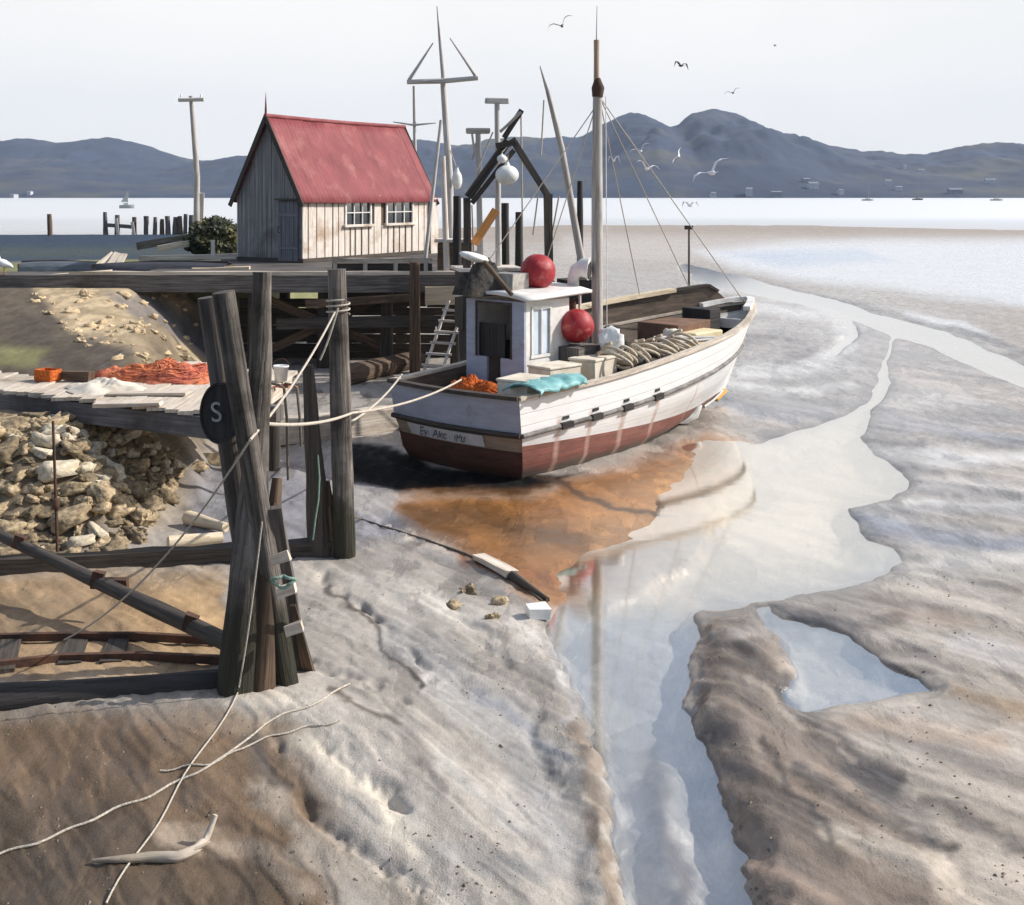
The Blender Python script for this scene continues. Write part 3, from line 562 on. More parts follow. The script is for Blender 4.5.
L.new(fr.outputs[0], mixs.inputs[0]); L.new(tr.outputs[0], mixs.inputs[1]); L.new(gl.outputs[0], mixs.inputs[2]); L.new(mixs.outputs[0], o_.inputs['Surface'])
sheet('water', 0.0, 4100, -200, 3600, wm)

# hills over the harbour
RIDGE = [(-700, 170), (-400, 158), (-150, 150), (0, 142), (28, 139), (60, 143), (108, 137), (150, 147), (195, 160), (220, 161), (245, 158), (330, 150), (415, 139), (440, 143), (458, 147), (510, 135), (545, 137), (580, 137), (605, 122), (625, 113), (640, 111), (655, 119), (674, 128), (690, 114), (712, 108), (735, 112), (760, 127), (800, 141), (850, 149), (900, 153), (925, 154), (960, 147), (1000, 143), (1030, 145), (1200, 138), (1500, 152), (1800, 168)]
def ridge_mesh(name, y0, y1, y2, prof, mat, nu=1000, nv=60, seed=0):
    uu = np.linspace(prof[0][0], prof[-1][0], nu); rv = np.interp(uu, [p[0] for p in prof], [p[1] for p in prof])
    ker = np.exp(-np.linspace(-1.6, 1.6, 9) ** 2); ker /= ker.sum(); rv = np.convolve(np.pad(rv, 4, 'edge'), ker, 'valid')
    rows = []
    for j in range(nv):
        t = j / (nv - 1)
        Y = y0 + (y1 - y0) * (t / .7) if t <= .7 else y1 + (y2 - y1) * ((t - .7) / .3)
        X = (uu - U0) / F * (y1 + (Y - y1) * .6)
        zr = (V0 - rv) / F * y1 + HC
        k = min(1, t / .7)
        s = k ** 0.9 if t <= .7 else 1 - ((t - .7) / .3) ** 1.5
        gul = (fbm(X / 160 + seed, np.full_like(X, Y / 420.), 5) - .5)
        z = zr * s * (1 + gul * 1.1 * math.sin(math.pi * min(k, 1)) ) + 7 * (fbm(X / 26 + seed, np.full_like(X, Y / 30.), 3) - .5) * (.3 + s)
        if j == 0: z = z * 0 - 3
        rows.append([(float(a), Y, float(c_)) for a, c_ in zip(X, z)])
    mb = MB(); mb.grid(rows); o = mb.build(name, mat); setp(o, kind='structure'); return o
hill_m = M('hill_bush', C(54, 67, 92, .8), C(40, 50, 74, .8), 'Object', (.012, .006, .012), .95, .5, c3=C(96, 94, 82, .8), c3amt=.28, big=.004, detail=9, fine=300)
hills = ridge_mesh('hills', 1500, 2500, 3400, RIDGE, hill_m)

# haze
hm = bpy.data.materials.new('sea_haze'); hm.use_nodes = True; n = hm.node_tree; n.nodes.clear()
o_ = n.nodes.new('ShaderNodeOutputMaterial'); pvn = n.nodes.new('ShaderNodeVolumePrincipled')
pvn.inputs['Color'].default_value = (.64, .78, 1.0, 1); pvn.inputs['Density'].default_value = 0.00011; pvn.inputs['Anisotropy'].default_value = 0.0
n.links.new(pvn.outputs[0], o_.inputs['Volume'])
HZ = MB(); HZ.beam((0, -300, 150), (0, 3700, 150), 8400, 306); ho = HZ.build('haze', hm); setp(ho, kind='stuff')
stone_sand = M('sandy_stone', C(214, 192, 156), C(170, 148, 116), 'Object', (3, 3, 3), .9, .5, rnd=.22, fine=1.4)

def text_mesh(name, body, size, mat, parent, mw, extrude=.002):
    c = bpy.data.curves.new(name, 'FONT'); c.body = body; c.size = size; c.align_x = 'CENTER'; c.align_y = 'CENTER'; c.extrude = extrude
    o = bpy.data.objects.new(name, c); COL.objects.link(o); bpy.context.view_layer.update()
    me = bpy.data.meshes.new_from_object(o.evaluated_get(bpy.context.evaluated_depsgraph_get())); me.name = name
    bpy.data.objects.remove(o); bpy.data.curves.remove(c); me.materials.clear(); me.materials.append(mat)
    o = bpy.data.objects.new(name, me); COL.objects.link(o); o.parent = parent; o.matrix_local = mw; return o

# ------------------------------------------------------------------ the shed on the wharf
DECK_Z = 2.7
ex = Vector((.509, .861, 0)); ey = Vector((-.861, .509, 0))         # along the long wall, across the gable
S0 = Vector((-7.0, 40.0, DECK_Z))
def SW(d, c, z): return S0 + ex * d + ey * c + Vector((0, 0, z - DECK_Z))
def along(px):      # distance along the long wall seen at that bearing
    k = (px - U0) / F; return (k * S0.y - S0.x) / (ex.x - k * ex.y)
SL, SWD, EAVE, RIDGEZ = 7.6, 2.9, 4.95, 7.58
shed = empty('shed', S0, 0, 'weathered timber shed with a steep red iron roof on the wharf', 'shed')
mb = WB()       # gable ends: upright boards
for d0, flip in ((0, 0), (SL, 1)):
    nbd = 15
    for i in range(nbd):
        c0 = SWD * i / nbd; c1 = SWD * (i + 1) / nbd - .012
        def zt(c): return EAVE + (RIDGEZ - EAVE) * (1 - abs(c / SWD * 2 - 1)) - .06
        off = random.uniform(-.012, .012)
        a = [SW(d0 + off, c0, DECK_Z), SW(d0 + off, c1, DECK_Z), SW(d0 + off, c1, zt(c1))]
        if c0 < SWD / 2 < c1: a.append(SW(d0 + off, SWD / 2, zt(SWD / 2)))
        a.append(SW(d0 + off, c0, zt(c0)))
        th = ex * (.05 if not flip else -.05); n_ = len(a); vs = a + [p + th for p in a]
        uvf = [(c0, 0), (c1, 0)] + [(c1, 3)] * (n_ - 3) + [(c0, 3)]
        fs = [list(range(n_)), [n_ + k for k in range(n_)][::-1]] + [(k, (k + 1) % n_, n_ + (k + 1) % n_, n_ + k) for k in range(n_)]
        mb.add(vs, fs, [uvf, uvf[::-1]] + [[(0, 0), (.1, 0), (.1, .1), (0, .1)]] * n_)
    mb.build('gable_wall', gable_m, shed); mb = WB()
mb = WB()       # long walls: dark backing with pale boards in front, gaps left open
WIN = [(along(345), along(370)), (along(386), along(412))]; WZ0, WZ1 = 3.92, 4.76
backing = WB()
for c in (.06, SWD - .06):
    if c < 1:
        xs = [0.05, WIN[0][0], WIN[0][1], WIN[1][0], WIN[1][1], SL - .05]
        for k in range(5):
            z1 = EAVE if k in (0, 2, 4) else WZ0
            backing.beam(SW((xs[k] + xs[k + 1]) / 2, c, DECK_Z), SW((xs[k] + xs[k + 1]) / 2, c, z1), xs[k + 1] - xs[k], .04, up=ey)
    else: backing.beam(SW(SL / 2, c, DECK_Z), SW(SL / 2, c, EAVE), SL - .1, .04, up=ey)
backing.build('wall_lining', wood_brown, shed)
d = 0.0
while d < SL - .05:
    wd = random.uniform(.30, .46); d1 = min(d + wd, SL)
    mid = (d + d1) / 2
    inw = any(a - .12 < mid < b + .12 for a, b in WIN)
    if inw:
        mb.beam(SW(mid, .015, DECK_Z + .05), SW(mid, .015, WZ0 - .06), d1 - d - random.uniform(.05, .12), .05, up=ey)
    else:
        mb.beam(SW(mid, .015, DECK_Z + .02), SW(mid, .015, EAVE), d1 - d - random.uniform(.03, .09), .05, up=ey)
    d = d1
for c0 in (SWD - .015,): mb.beam(SW(SL / 2, c0, DECK_Z), SW(SL / 2, c0, EAVE), SL, .05, up=ey)
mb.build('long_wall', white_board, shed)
for a, b in WIN:
    m = WB(); mid = (a + b) / 2; hw = (b - a) / 2
    m.beam(SW(a, -.02, WZ1), SW(b, -.02, WZ1), .07, .09, up=ey); m.beam(SW(a, -.021, WZ0 + .0), SW(a, -.021, WZ1), .08, .07, up=ey); m.beam(SW(b, -.021, WZ0), SW(b, -.021, WZ1), .08, .07, up=ey)
    for t_ in (.34, .67): m.beam(SW(a + (b - a) * t_, -.018, WZ0), SW(a + (b - a) * t_, -.018, WZ1), .035, .04, up=ey)
    m.beam(SW(a, -.024, (WZ0 + WZ1) / 2), SW(b, -.024, (WZ0 + WZ1) / 2), .035, .04, up=ey)
    wn = m.build('window', white_paint, shed)
    p = MB(); p.beam(SW(mid, .03, WZ0) - S0, SW(mid, .03, WZ1) - S0, b - a, .012, up=ey); p.build('pane', glass_m, wn)
    p = MB(); p.beam(SW(a - .14, -.05, WZ0 - .04) - S0, SW(b + .14, -.05, WZ0 - .04) - S0, .16, .09); p.build('sill', white_board, wn, bevel=.01)
# roof
def corr(side):
    rows = []; N = 150; ov = .16
    for j in range(9):
        t_ = j / 8; row = []
        for i in range(N + 1):
            dd = -.18 + (SL + .42) * i / N
            c = SWD / 2 + side * t_ * (SWD / 2 + ov); z = RIDGEZ + .05 - t_ * (RIDGEZ - EAVE) * (1 + ov / (SWD / 2))
            sheet_k = int(dd / .82)
            wv_ = .012 * math.cos(2 * math.pi * dd / .2) + (.012 if abs((dd / .82) % 1 - .5) > .46 else 0) + .01 * math.sin(sheet_k * 2.3)
            sag = -.03 * math.sin(math.pi * min(max(dd / SL, 0), 1))
            nrm = Vector((0, 0, .5)) + ey * (side * .87)
            row.append(SW(dd, c, z + sag) + nrm * wv_)
        rows.append(row)
    return rows
m = WB()
for sd_ in (-1, 1): m.grid(corr(sd_))
rf = m.build('roof', roof_m, shed, solid=.02)
m = MB()
pts = [SW(-.2 + (SL + .46) * i / 12, SWD / 2, RIDGEZ + .075 - .03 * math.sin(math.pi * i / 12)) - S0 for i in range(13)]
m.tube(pts, .075, 8); m.build('ridge_cap', roof_m, rf)
for d0 in (-.19, SL + .22):
    for sd_ in (-1, 1):
        m = WB(); m.beam(SW(d0, SWD / 2, RIDGEZ + .02), SW(d0, SWD / 2 + sd_ * (SWD / 2 + .17), EAVE - .36), .04, .16, up=(0, 0, 1)); m.build('barge_board', wood_dark, shed)
m = WB(); m.tube([SW(-.16, SWD / 2, RIDGEZ), SW(-.16, SWD / 2, RIDGEZ + .35), SW(-.16, SWD / 2, RIDGEZ + .85)], [.05, .035, .006], 8); m.build('finial', M('red_spike', C(126, 70, 68), None, 'Object', (4, 4, 4), .6, .1), shed)
m = WB()      # plank door in the gable, a little proud
for i in range(5): m.beam(SW(-.05, .22 + .17 * i, DECK_Z + .05), SW(-.05, .22 + .17 * i, DECK_Z + 2.05), .16, .05, up=ex)
for z in (.5, 1.6): m.beam(SW(-.09, .14, DECK_Z + z), SW(-.09, .98, DECK_Z + z), .10, .03, up=ex)
dr = m.build('door', M('door_boards', C(140, 140, 148, .8), C(96, 96, 104, .8), 'UV', (14, .6, 1), .85, .4), shed)
m = MB(); m.tube([SW(-.1, .9, DECK_Z + 1.0) - S0, SW(-.17, .9, DECK_Z + 1.0) - S0, SW(-.17, .9, DECK_Z + 1.2) - S0, SW(-.1, .9, DECK_Z + 1.2) - S0], .015, 6); m.build('handle', rust_m, dr)
m = WB(); m.beam(SW(-.1, .1, DECK_Z + 2.12), SW(-.1, 1.06, DECK_Z + 2.12), .16, .06); m.build('door_hood', wood_dark, shed)
m = WB()
for a, b in (((-.02, -.02), (SL, -.02)), ((0, 0), (0, SWD))): m.beam(SW(a[0] - .03, a[1] - .04, DECK_Z + .07), SW(b[0] - .03, b[1] - .04, DECK_Z + .07), .07, .14)
m.build('base_plate', wood_dark, shed)
m = WB(); m.beam(SW(SL + .05, -.1, DECK_Z), SW(SL + .05, -.1, EAVE - .1), .5, .06, up=ey); m.build('corner_board', white_board, shed)

# ------------------------------------------------------------------ the wharf
wharf = empty('wharf', (-14, 34, 0), 0, 'long grey timber wharf on piles carrying the red roofed shed', 'wharf')
m = WB(); y = 34.06
while y < 48.5:
    wd = random.uniform(.20, .26)
    x0 = -10.9 if y > 35.6 else -40
    m.beam((x0 + random.uniform(-.05, .05), y + wd / 2, DECK_Z - .04), (-1.35 + random.uniform(-.06, .06), y + wd / 2, DECK_Z - .04 + random.uniform(-.006, .006)), wd - .015, .07, seg=2)
    y += wd
m.build('deck', wood_gray, wharf)
m = WB(); m.beam((-40, 33.93, DECK_Z - .24), (-1.3, 33.93, DECK_Z - .24), .24, .46, jit=.01, seg=14); m.build('front_beam', wood_gray, wharf)
m = WB(); m.beam((-12.5, 33.95, DECK_Z + .06), (-1.4, 33.95, DECK_Z + .06), .22, .10, jit=.012, seg=9); m.build('kerb', wood_pale, wharf)
m = WB()      # dark planking added behind the piles to darken the space under the deck
for i, z in enumerate(np.arange(.1, 2.2, .27)):
    xa = -8.2
    while xa < -1.7:
        xb = min(xa + random.uniform(2, 3.4), -1.6)
        if random.random() > .12: m.beam((xa, 36.2 + random.uniform(-.05, .05), z), (xb - .03, 36.2 + random.uniform(-.05, .05), z + random.uniform(-.04, .04)), .08, .25, jit=.01)
        xa = xb
m.build('dark_backing', wood_dark, wharf)
for x in (-7.4, -5.4, -3.6, -1.6):
    for yy in (34.3, 39.0):
        m = WB(); m.tube([(x, yy, hz(x, yy) - .4), (x + .03, yy, DECK_Z - .3)], [.19, .17], 10, rough=.15, sub=5); m.build('pile', wood_dark, wharf)
for z0, z1, y in ((.4, 2.1, 34.6), (2.0, .5, 34.75)):
    m = WB(); m.beam((-7.2, y, z0), (-3.6, y, z1), .09, .24); m.build('brace', wood_brown, wharf)
m = WB(); m.beam((-5.8, 33.75, 1.9), (-2.6, 33.7, 2.1), .1, .22, jit=.01, seg=3); m.build('waling', wood_brown, wharf)
m = WB(); m.beam((-6.6, 33.72, 1.35), (-1.6, 33.7, 1.45), .12, .3, jit=.01, seg=3); m.build('waling', wood_dark, wharf)
# low white rails in front of the shed
rail = empty('bull_rail', PY(380, 275, 35), 0, 'low white timber rail before the shed windows', 'rail')
xa, xb = PY(332, 0, 35.2).x, PY(432, 0, 35.2).x
m = WB(); m.beam((xa, 35.2, 3.06), (xb, 35.2, 3.06), .14, .12, jit=.01, seg=5); m.build('top_rail', wood_pale, rail)
for k in range(4):
    x = xa + (xb - xa) * (k + .1) / 3.3; m = WB(); m.beam((x, 35.22, DECK_Z), (x, 35.22, 3.0), .12, .12); m.build('post', wood_pale, rail)
m = WB(); m.beam((xa, 35.24, 2.85), (xb, 35.24, 2.85), .05, .22); m.build('mid_board', wood_dark, rail)

def pile(name, base, top, r0, r1, label, mat=wood_pile, n=14, rough=.28, group=None, sub=9, cat='pile', bend=0):
    base = Vector(base); top = Vector(top); mid = base.lerp(top, .5) + Vector((bend, 0, 0))
    m = MB(); m.tube([base - (top - base).normalized() * .5, base, mid, top], [r0 * 1.02, r0, (r0 + r1) / 2, r1], n, rough=rough, sub=sub)
    o = m.build(name, mat, loc=base); return setp(o, label, cat, group)
g = PY(415, 375, 33.2); pile('wharf_pile', (PY(415, 0, 33.2).x, 33.2, hz(-2.7, 33.2)), PY(415, 262, 33.2), .15, .13, 'tall brown pile against the wharf front beside the white ladder', wood_brown)

# ladder and pale board at the wharf end
lt, lb_ = PY(462, 304, 33.4), PY(437, 372, 32.2)
lad = empty('ladder', lb_, 0, 'old white ladder leaning against the wharf end', 'ladder')
for off in (Vector((-.36, 0, 0)), Vector((.12, 0, 0))):
    m = WB(); m.beam(lb_ + off, lt + off + Vector((0, 0, .1)), .07, .05); m.build('stile', white_board, lad)
for k in range(6):
    p = lb_.lerp(lt, (k + .6) / 6.2); m = WB(); m.beam(p + Vector((-.48, -.03, .02)), p + Vector((.22, -.03, -.02)), .1, .06); m.build('rung', white_board, lad)
m = MB(); a = PY(425, 296, 33.6); b_ = PY(466, 295, 33.6); m.beam(a, b_, .05, .5, jit=.015, seg=3); setp(m.build('fender_board', wood_cream, loc=a), 'cream board fixed flat across the top of the white ladder', 'board')
lk = PY(455, 273, 35.4); lk.z = DECK_Z
lock = empty('storage_locker', lk, 0, 'brown wooden locker with a white lid on the wharf end', 'locker')
m = WB(); m.box(lk + Vector((0, 0, .46)), (1.0, .8, .8), jit=.01); m.build('box', wood_brown, lock)
m = WB(); m.box(lk + Vector((0, 0, .93)), (1.15, .95, .1), jit=.015); m.build('lid', white_board, lock, bevel=.02)
m = WB(); m.box(lk + Vector((0, -.1, .035)), (1.25, 1.05, .07)); m.build('plinth', white_board, lock)

# masts and poles on the wharf end
def rod(pts, r, n=8): m = WB(); m.tube(pts, r, n); return m
mp0 = PY(452, 272, 36.2); mp0.z = DECK_Z
sig = empty('signal_mast', mp0, 0, 'tall pale signal mast with a yard and two slanting struts', 'mast')
rod([mp0, PY(449, 170, 36.2), PY(443, 82, 36.2)], [.13, .11, .085]).build('pole', spar_pale, sig)
rod([PY(444, 86, 36.1), PY(440, 40, 36.1), PY(437, 6, 36.1)], [.07, .05, .015]).build('topmast', spar_pale, sig)
rod([PY(407, 82, 36.0), PY(443, 81, 36.0), PY(478, 78, 36.0)], [.07, .08, .07]).build('yard', spar_pale, sig)
rod([PY(409, 80, 36.0), PY(433, 43, 36.05)], [.055, .02]).build('strut', spar_pale, sig)
rod([PY(477, 78, 36.0), PY(450, 38, 36.05)], [.055, .02]).build('strut', spar_pale, sig)
p0 = PY(417, 270, 38.5); p0.z = DECK_Z
ap = empty('aerial_pole', p0, 0, 'thin pale aerial pole with one short crossbar behind the shed roof', 'pole')
rod([PY(416.5, 262, 49.2), PY(414, 86, 49.2)], [.10, .06]).build('pole', spar_pale, ap)
rod([PY(393, 122, 49.1), PY(414, 125, 49.1), PY(436, 123, 49.1)], [.02, .05, .02]).build('crossbar', spar_pale, ap)
o = rod([PY(425, 262, 37.5), PY(441, 120, 37.5)], [.065, .05]); q = MB(); q.__dict__.update(o.__dict__); setp(q.build('leaning_spar', spar_pale, loc=(PY(425, 262, 37.5))), 'bare pale spar leaning behind the right end of the red roof', 'spar')
q = MB(); q.tube([PY(447, 274, 35.0), PY(443, 156, 35.0)], [.10, .07], 8); setp(q.build('white_pole', white_board, loc=(PY(447, 274, 35.0))), 'short white pole standing beside the shed corner', 'pole')

def float_ball(name, c, r, mat, label, cat='float', group=None, hang=None, rz=(1, 1, 1)):
    c = Vector(c); root = empty(name, c, 0, label, cat, group)
    m = MB(); m.ball((0, 0, 0), (r * rz[0], r * rz[1], r * rz[2]), 24, 16, .03); m.build('body', mat, root)
    m = MB(); m.tube([(0, 0, r * rz[2] * .9), (0, 0, r * rz[2] * 1.12), (0, 0, r * rz[2] * 1.3)], [r * .3, r * .2, r * .17], 10); nk = m.build('neck', mat, root)
    m = MB(); m.tube([(r * .1 * math.cos(a), .0, r * rz[2] * 1.3 + r * .1 + r * .1 * math.sin(a)) for a in np.linspace(0, 6.28, 10)], r * .05, 6); m.build('eye', rope_pale, nk)
    if hang is not None:
        m = MB(); m.tube([Vector((0, 0, r * 1.3)), Vector(hang) - c], .015, 6); m.build('lanyard', rope_pale, root)
    return root
float_ball('float', PY(457, 180, 36.0), .26, float_white, 'small white float hanging from the signal mast', hang=PY(450, 150, 36.1), rz=(.6, .6, 1.1))

# ------------------------------------------------------------------ lower jetty
JZ = 1.7
f0, f1 = Vector((-14.3, 23.05, JZ)), Vector((-4.19, 17.7, JZ)); fd = (f1 - f0).normalized(); fn = Vector((-fd.y, fd.x, 0))
if fn.y < 0: fn = -fn
jet = empty('jetty', (-5, 16.2, 0), 0, 'low plank jetty running from the left edge to the piles', 'jetty')
m = WB(); Lj = (f1 - f0).length; d = 0
while d < Lj:
    wd = random.uniform(.24, .34); ln = random.uniform(4.2, 4.5) if d > Lj - 2.9 else random.uniform(1.3, 1.5)
    p = f0 + fd * (d + wd / 2) + Vector((0, 0, .035 + random.uniform(-.012, .012)))
    sk = fd * random.uniform(-.05, .05)
    m.beam(p - Vector((0, 1, 0)) * random.uniform(.03, .14), p + Vector((.02, 1, 0)) * ln + sk, wd - random.uniform(.02, .05), .06, jit=.008, seg=2); d += wd
m.build('deck', wood_pale, jet)
m = WB(); m.beam(f0 + Vector((0, 0, -.17)), f1 + fd * .05 + Vector((0, 0, -.17)), .2, .32, jit=.012, seg=8); m.build('front_beam', M('jetty_beam_wood', C(138, 134, 134, .8), C(96, 93, 96, .8), 'UV', WS, .85, .5, c3=C(70, 66, 66, .8), c3amt=.3), jet)
m = WB(); m.beam(f0 + fn * 1.2 + Vector((0, 0, -.13)), f1 + fn * 1.2 + Vector((0, 0, -.13)), .18, .24, seg=4); m.build('rear_beam', wood_gray, jet)
m = WB(); e0 = f1 + fd * .02; m.beam(e0 + Vector((-.05, -.05, -.13)), e0 + Vector((.1, 4.1, -.13)), .16, .22, jit=.01, seg=3); m.build('end_beam', wood_pale, jet)
for k, (q, nm) in enumerate(((f1 + Vector((-.1, 3.9, 0)), 'leg'),)):
    m = WB(); m.tube([(q.x, q.y, hz(q.x, q.y) - .4), (q.x, q.y, JZ - .2)], .12, 10, rough=.2, sub=5); m.build(nm, wood_dark, jet)
# pale bar added in place of a sunlit strip of mud
a, b_ = G(262, 447), G(404, 428); a.z += .28; b_.z += .22; m = MB(); m.beam(a, b_, .4, .5, jit=.02, seg=4); setp(m.build('sunlit_strip', wood_pale, loc=a), 'long pale bar standing in for a sunlit strip of mud behind the piles', 'timber')
a, b_ = G(342, 385), G(418, 366); a.z += .2; b_.z += .2; m = MB(); m.tube([a, b_], [.3, .26], 12, rough=.2, sub=5); setp(m.build('log', wood_brown, loc=a), 'thick brown bar standing in for a sunlit mud patch below the wharf', 'log')  # brown bar added where the mud is sunlit

# ------------------------------------------------------------------ front piles
def gp(px, py): return G(px, py)
b = gp(286, 682); Yb = gp(240, 686).y
pile('pile', b, PY(223, 292, Yb - .12), .115, .105, 'long leaning pile in front, overlapping the black disc', rough=.2)
b2 = gp(262, 664); pile('pile', b2, PY(209, 297, Yb + .45), .13, .10, 'shorter leaning pile close behind the black disc', wood_gray, rough=.2)
b3 = gp(240, 686); m = MB(); m.tube([b3 - Vector((0, 0, .4)), b3, PY(247, 590, Yb + .08), PY(255, 470, Yb + .16), PY(260, 360, Yb + .22), PY(262, 272, Yb + .25)], [.24, .225, .18, .125, .105, .09], 14, rough=.26, sub=5)
setp(m.build('pile', wood_pile, loc=b3), 'upright split pile with the thick foot, crossed by the leaning one', 'pile')
b4 = gp(345, 556); pile('pile', b4, PY(337, 269, b4.y + .1), .15, .125, 'tallest pile standing alone with white rope tied round its neck', wood_pile, rough=.22)
b5 = gp(321, 555); pile('pile', b5, PY(308, 365, b5.y - .1), .17, .07, 'short pointed stump just beside the tallest pile', wood_dark, rough=.25)
b6 = gp(334, 556); m = MB(); m.tube([b6 + Vector((.0, .1, -.3)), b6 + Vector((0, .1, 0)), b6 + Vector((-.1, .1, 1.0))], [.14, .12, .03], 8, rough=.2, sub=3); setp(m.build('broken_stake', wood_brown, loc=b6), 'broken brown stake in the mud between stump and tallest pile', 'stake')
q = gp(281, 686); t0 = PY(262, 482, q.y + .1)
pr = empty('prop', q, 0, 'leaning grey plank with pale straps at the foot of the piles', 'prop')
q2 = gp(302, 668); m = WB(); m.beam(q2 + Vector((0, -.02, -.2)), PY(270, 508, q.y), .22, .07, jit=.01, seg=5, up=(0, 1, 0)); pl = m.build('plank', wood_gray, pr)
m = WB(); q3 = gp(306, 668); m.beam(q3 + Vector((.04, 0, -.1)), PY(293, 605, q.y - .1), .12, .06, up=(0, 1, 0), taper=.4); m.build('splinter', wood_brown, pr)
for py in (558, 590, 628):
    xm = 270 + (302 - 270) * (py - 508) / 160.
    m = MB(); m.beam(PY(xm - 9, py + 3, q.y - .14) - q, PY(xm + 9, py - 3, q.y - .14) - q, .06, .09, jit=.008); m.build('strap', wood_pale, pr)
m = MB(); b7 = gp(262, 688); m.tube([b7 + Vector((0, 0, -.2)), PY(267, 580, b7.y + .1), PY(277, 478, b7.y + .35)], [.11, .10, .05], 9, rough=.2, sub=4); setp(m.build('stake', wood_brown, loc=b7), 'round brown stake wedged against the foot of the front piles', 'stake')
# black disc with its S
dc = PY(220, 413, Yb + .13); disc = empty('round_marker', dc, 0, 'round black board with a chalked S hung between the leaning piles', 'marker')
nd = Vector((-.25, -1, .05)).normalized(); tq = nd.to_track_quat('Z', 'Y')
m = MB(); N = 40
ring = lambda r, z: [tq @ Vector((.205 * r * math.cos(2 * math.pi * i / N), .29 * r * math.sin(2 * math.pi * i / N), z)) for i in range(N + 1)]
m.grid([ring(.02, .0), ring(.9, .0), ring(.93, .02), ring(1, .02), ring(1.0, -.05), ring(.02, -.05)], smooth=False); m.build('board', wood_black, disc)
xa = Vector((0, 0, 1)).cross(nd).normalized(); ya = nd.cross(xa); R = Matrix((xa, ya, nd)).transposed().to_4x4(); text_mesh('letter', 'S', .27, letter_white, disc, Matrix.Translation(nd * .016 - xa * .03) @ R @ Matrix.Rotation(.1, 4, 'Z'), .003)

def sag(a, b, s, n=14): 
    a = Vector(a); b = Vector(b); return [a.lerp(b, i / n) + Vector((0, 0, -4 * s * (i / n) * (1 - i / n))) for i in range(n + 1)]
def rope(pts, r, label, mat=rope_pale, cat='rope', name='rope'):
    m = MB(); m.tube(pts, r, 8); return setp(m.build(name, mat, loc=pts[0]), label, cat)
def clear(pts, r=.012):     # lie on the ground
    return [Vector((p.x, p.y, max(p.z, hz(p.x, p.y) + r))) for p in pts]
kn = PY(250, 440, Yb - .27)
rope(sag(kn, PY(335, 312, b4.y - .16), .10), .014, 'thin pale line from the tallest pile down to the front piles')
rope(sag(PY(320, 360, b4.y - .2), PY(338, 308, b4.y - .17), .05), .013, 'short loose tail of line hanging from the tallest pile')
# turns round pile necks
rope([b4.lerp(PY(337, 269, b4.y + .1), .853) + Vector((.155 * math.cos(a), .155 * math.sin(a), .012 * a - .05)) for a in np.linspace(0, 18, 60)], .013, 'white lashing wound round the neck of the tallest pile', cat='lashing')
gend = clear([PY(96, 612, 14.0), G(64, 642)]); 
rope(sag(kn, G(64, 642) + Vector((0, 0, .02)),   .25, 24), .010, 'pale line slanting from the front piles down to the mud at left')
t_ = PY(262, 522, b3.y - .3); gg = G(238, 694)
rp = sag(t_, gg + Vector((0, 0, .02)), .10, 14) + clear([G(238 + (106 - 238) * k / 18. + 2.5 * math.sin(k * .7), 694 + (905 - 694) * k / 18.) + Vector((0, 0, .012)) for k in range(1, 19)])
rope(rp, .008, 'thin line dropping from the front piles and trailing over the mud')
rp = clear([G(-30 + 380 * (k / 40.), np.interp(-30 + 380 * (k / 40.), [-30, 60, 150, 230, 262, 285, 322, 350], [864, 836, 796, 756, 728, 716, 700, 684]) + 1.5 * math.sin(k * 1.1) + 1.2 * math.sin(k * .37)) + Vector((0, 0, .012)) for k in range(41)])
rope(rp, .010, 'long pale rope lying across the brown mud in front')
rp = clear([G(160 + 180 * (k / 24.), np.interp(160 + 180 * (k / 24.), [160, 215, 250, 290, 340], [772, 764, 745, 732, 722]) + 1.5 * math.sin(k * 1.2)) + Vector((0, 0, .012)) for k in range(25)])
rope(rp, .008, 'shorter frayed rope end beside the long rope on the mud')
rope([PY(318, 455, b5.y - .2), PY(319.5, 478, b5.y - .21), PY(318.5, 500, b5.y - .22), PY(315, 522, b5.y - .24), PY(313, 540, b5.y - .25)], .011, 'mint green rope hanging down the pointed stump', rope_mint)
rope([PY(283, 582, q.y - .18) + Vector((.09 * math.cos(a) * (1 + .4 * math.sin(3 * a)), .02 * math.sin(5 * a), .05 * math.sin(a))) for a in np.linspace(0, 9, 40)], .016, 'small knot of mint green twine on the strapped prop', rope_mint, 'twine')
rope(clear([PY(352, 516, b4.y)] + [G(352 + 190 * k / 20, np.interp(352 + 190 * k / 20, [352, 380, 420, 470, 520, 545], [516, 526, 538, 556, 584, 604])) for k in range(1, 21)]), .014, 'dark rope running over the mud edge from the tallest pile', rope_dark)
e1 = f1 + fn * 1.6
for i, (px, l_) in enumerate(((276, 92), (289, 58))):
    a = PZ(px + 8, 388, JZ + .07); rope([a + Vector((-.22, .1, .06)), a + Vector((-.08, .0, .05)), a, a + Vector((.05, -.02, -.5)), a + Vector((.07, .0, -l_ * 20 / F))], .024, ('longer tarry rope end' if i == 0 else 'shorter tarry rope end') + ' hanging off the end of the plank jetty', rope_dark)

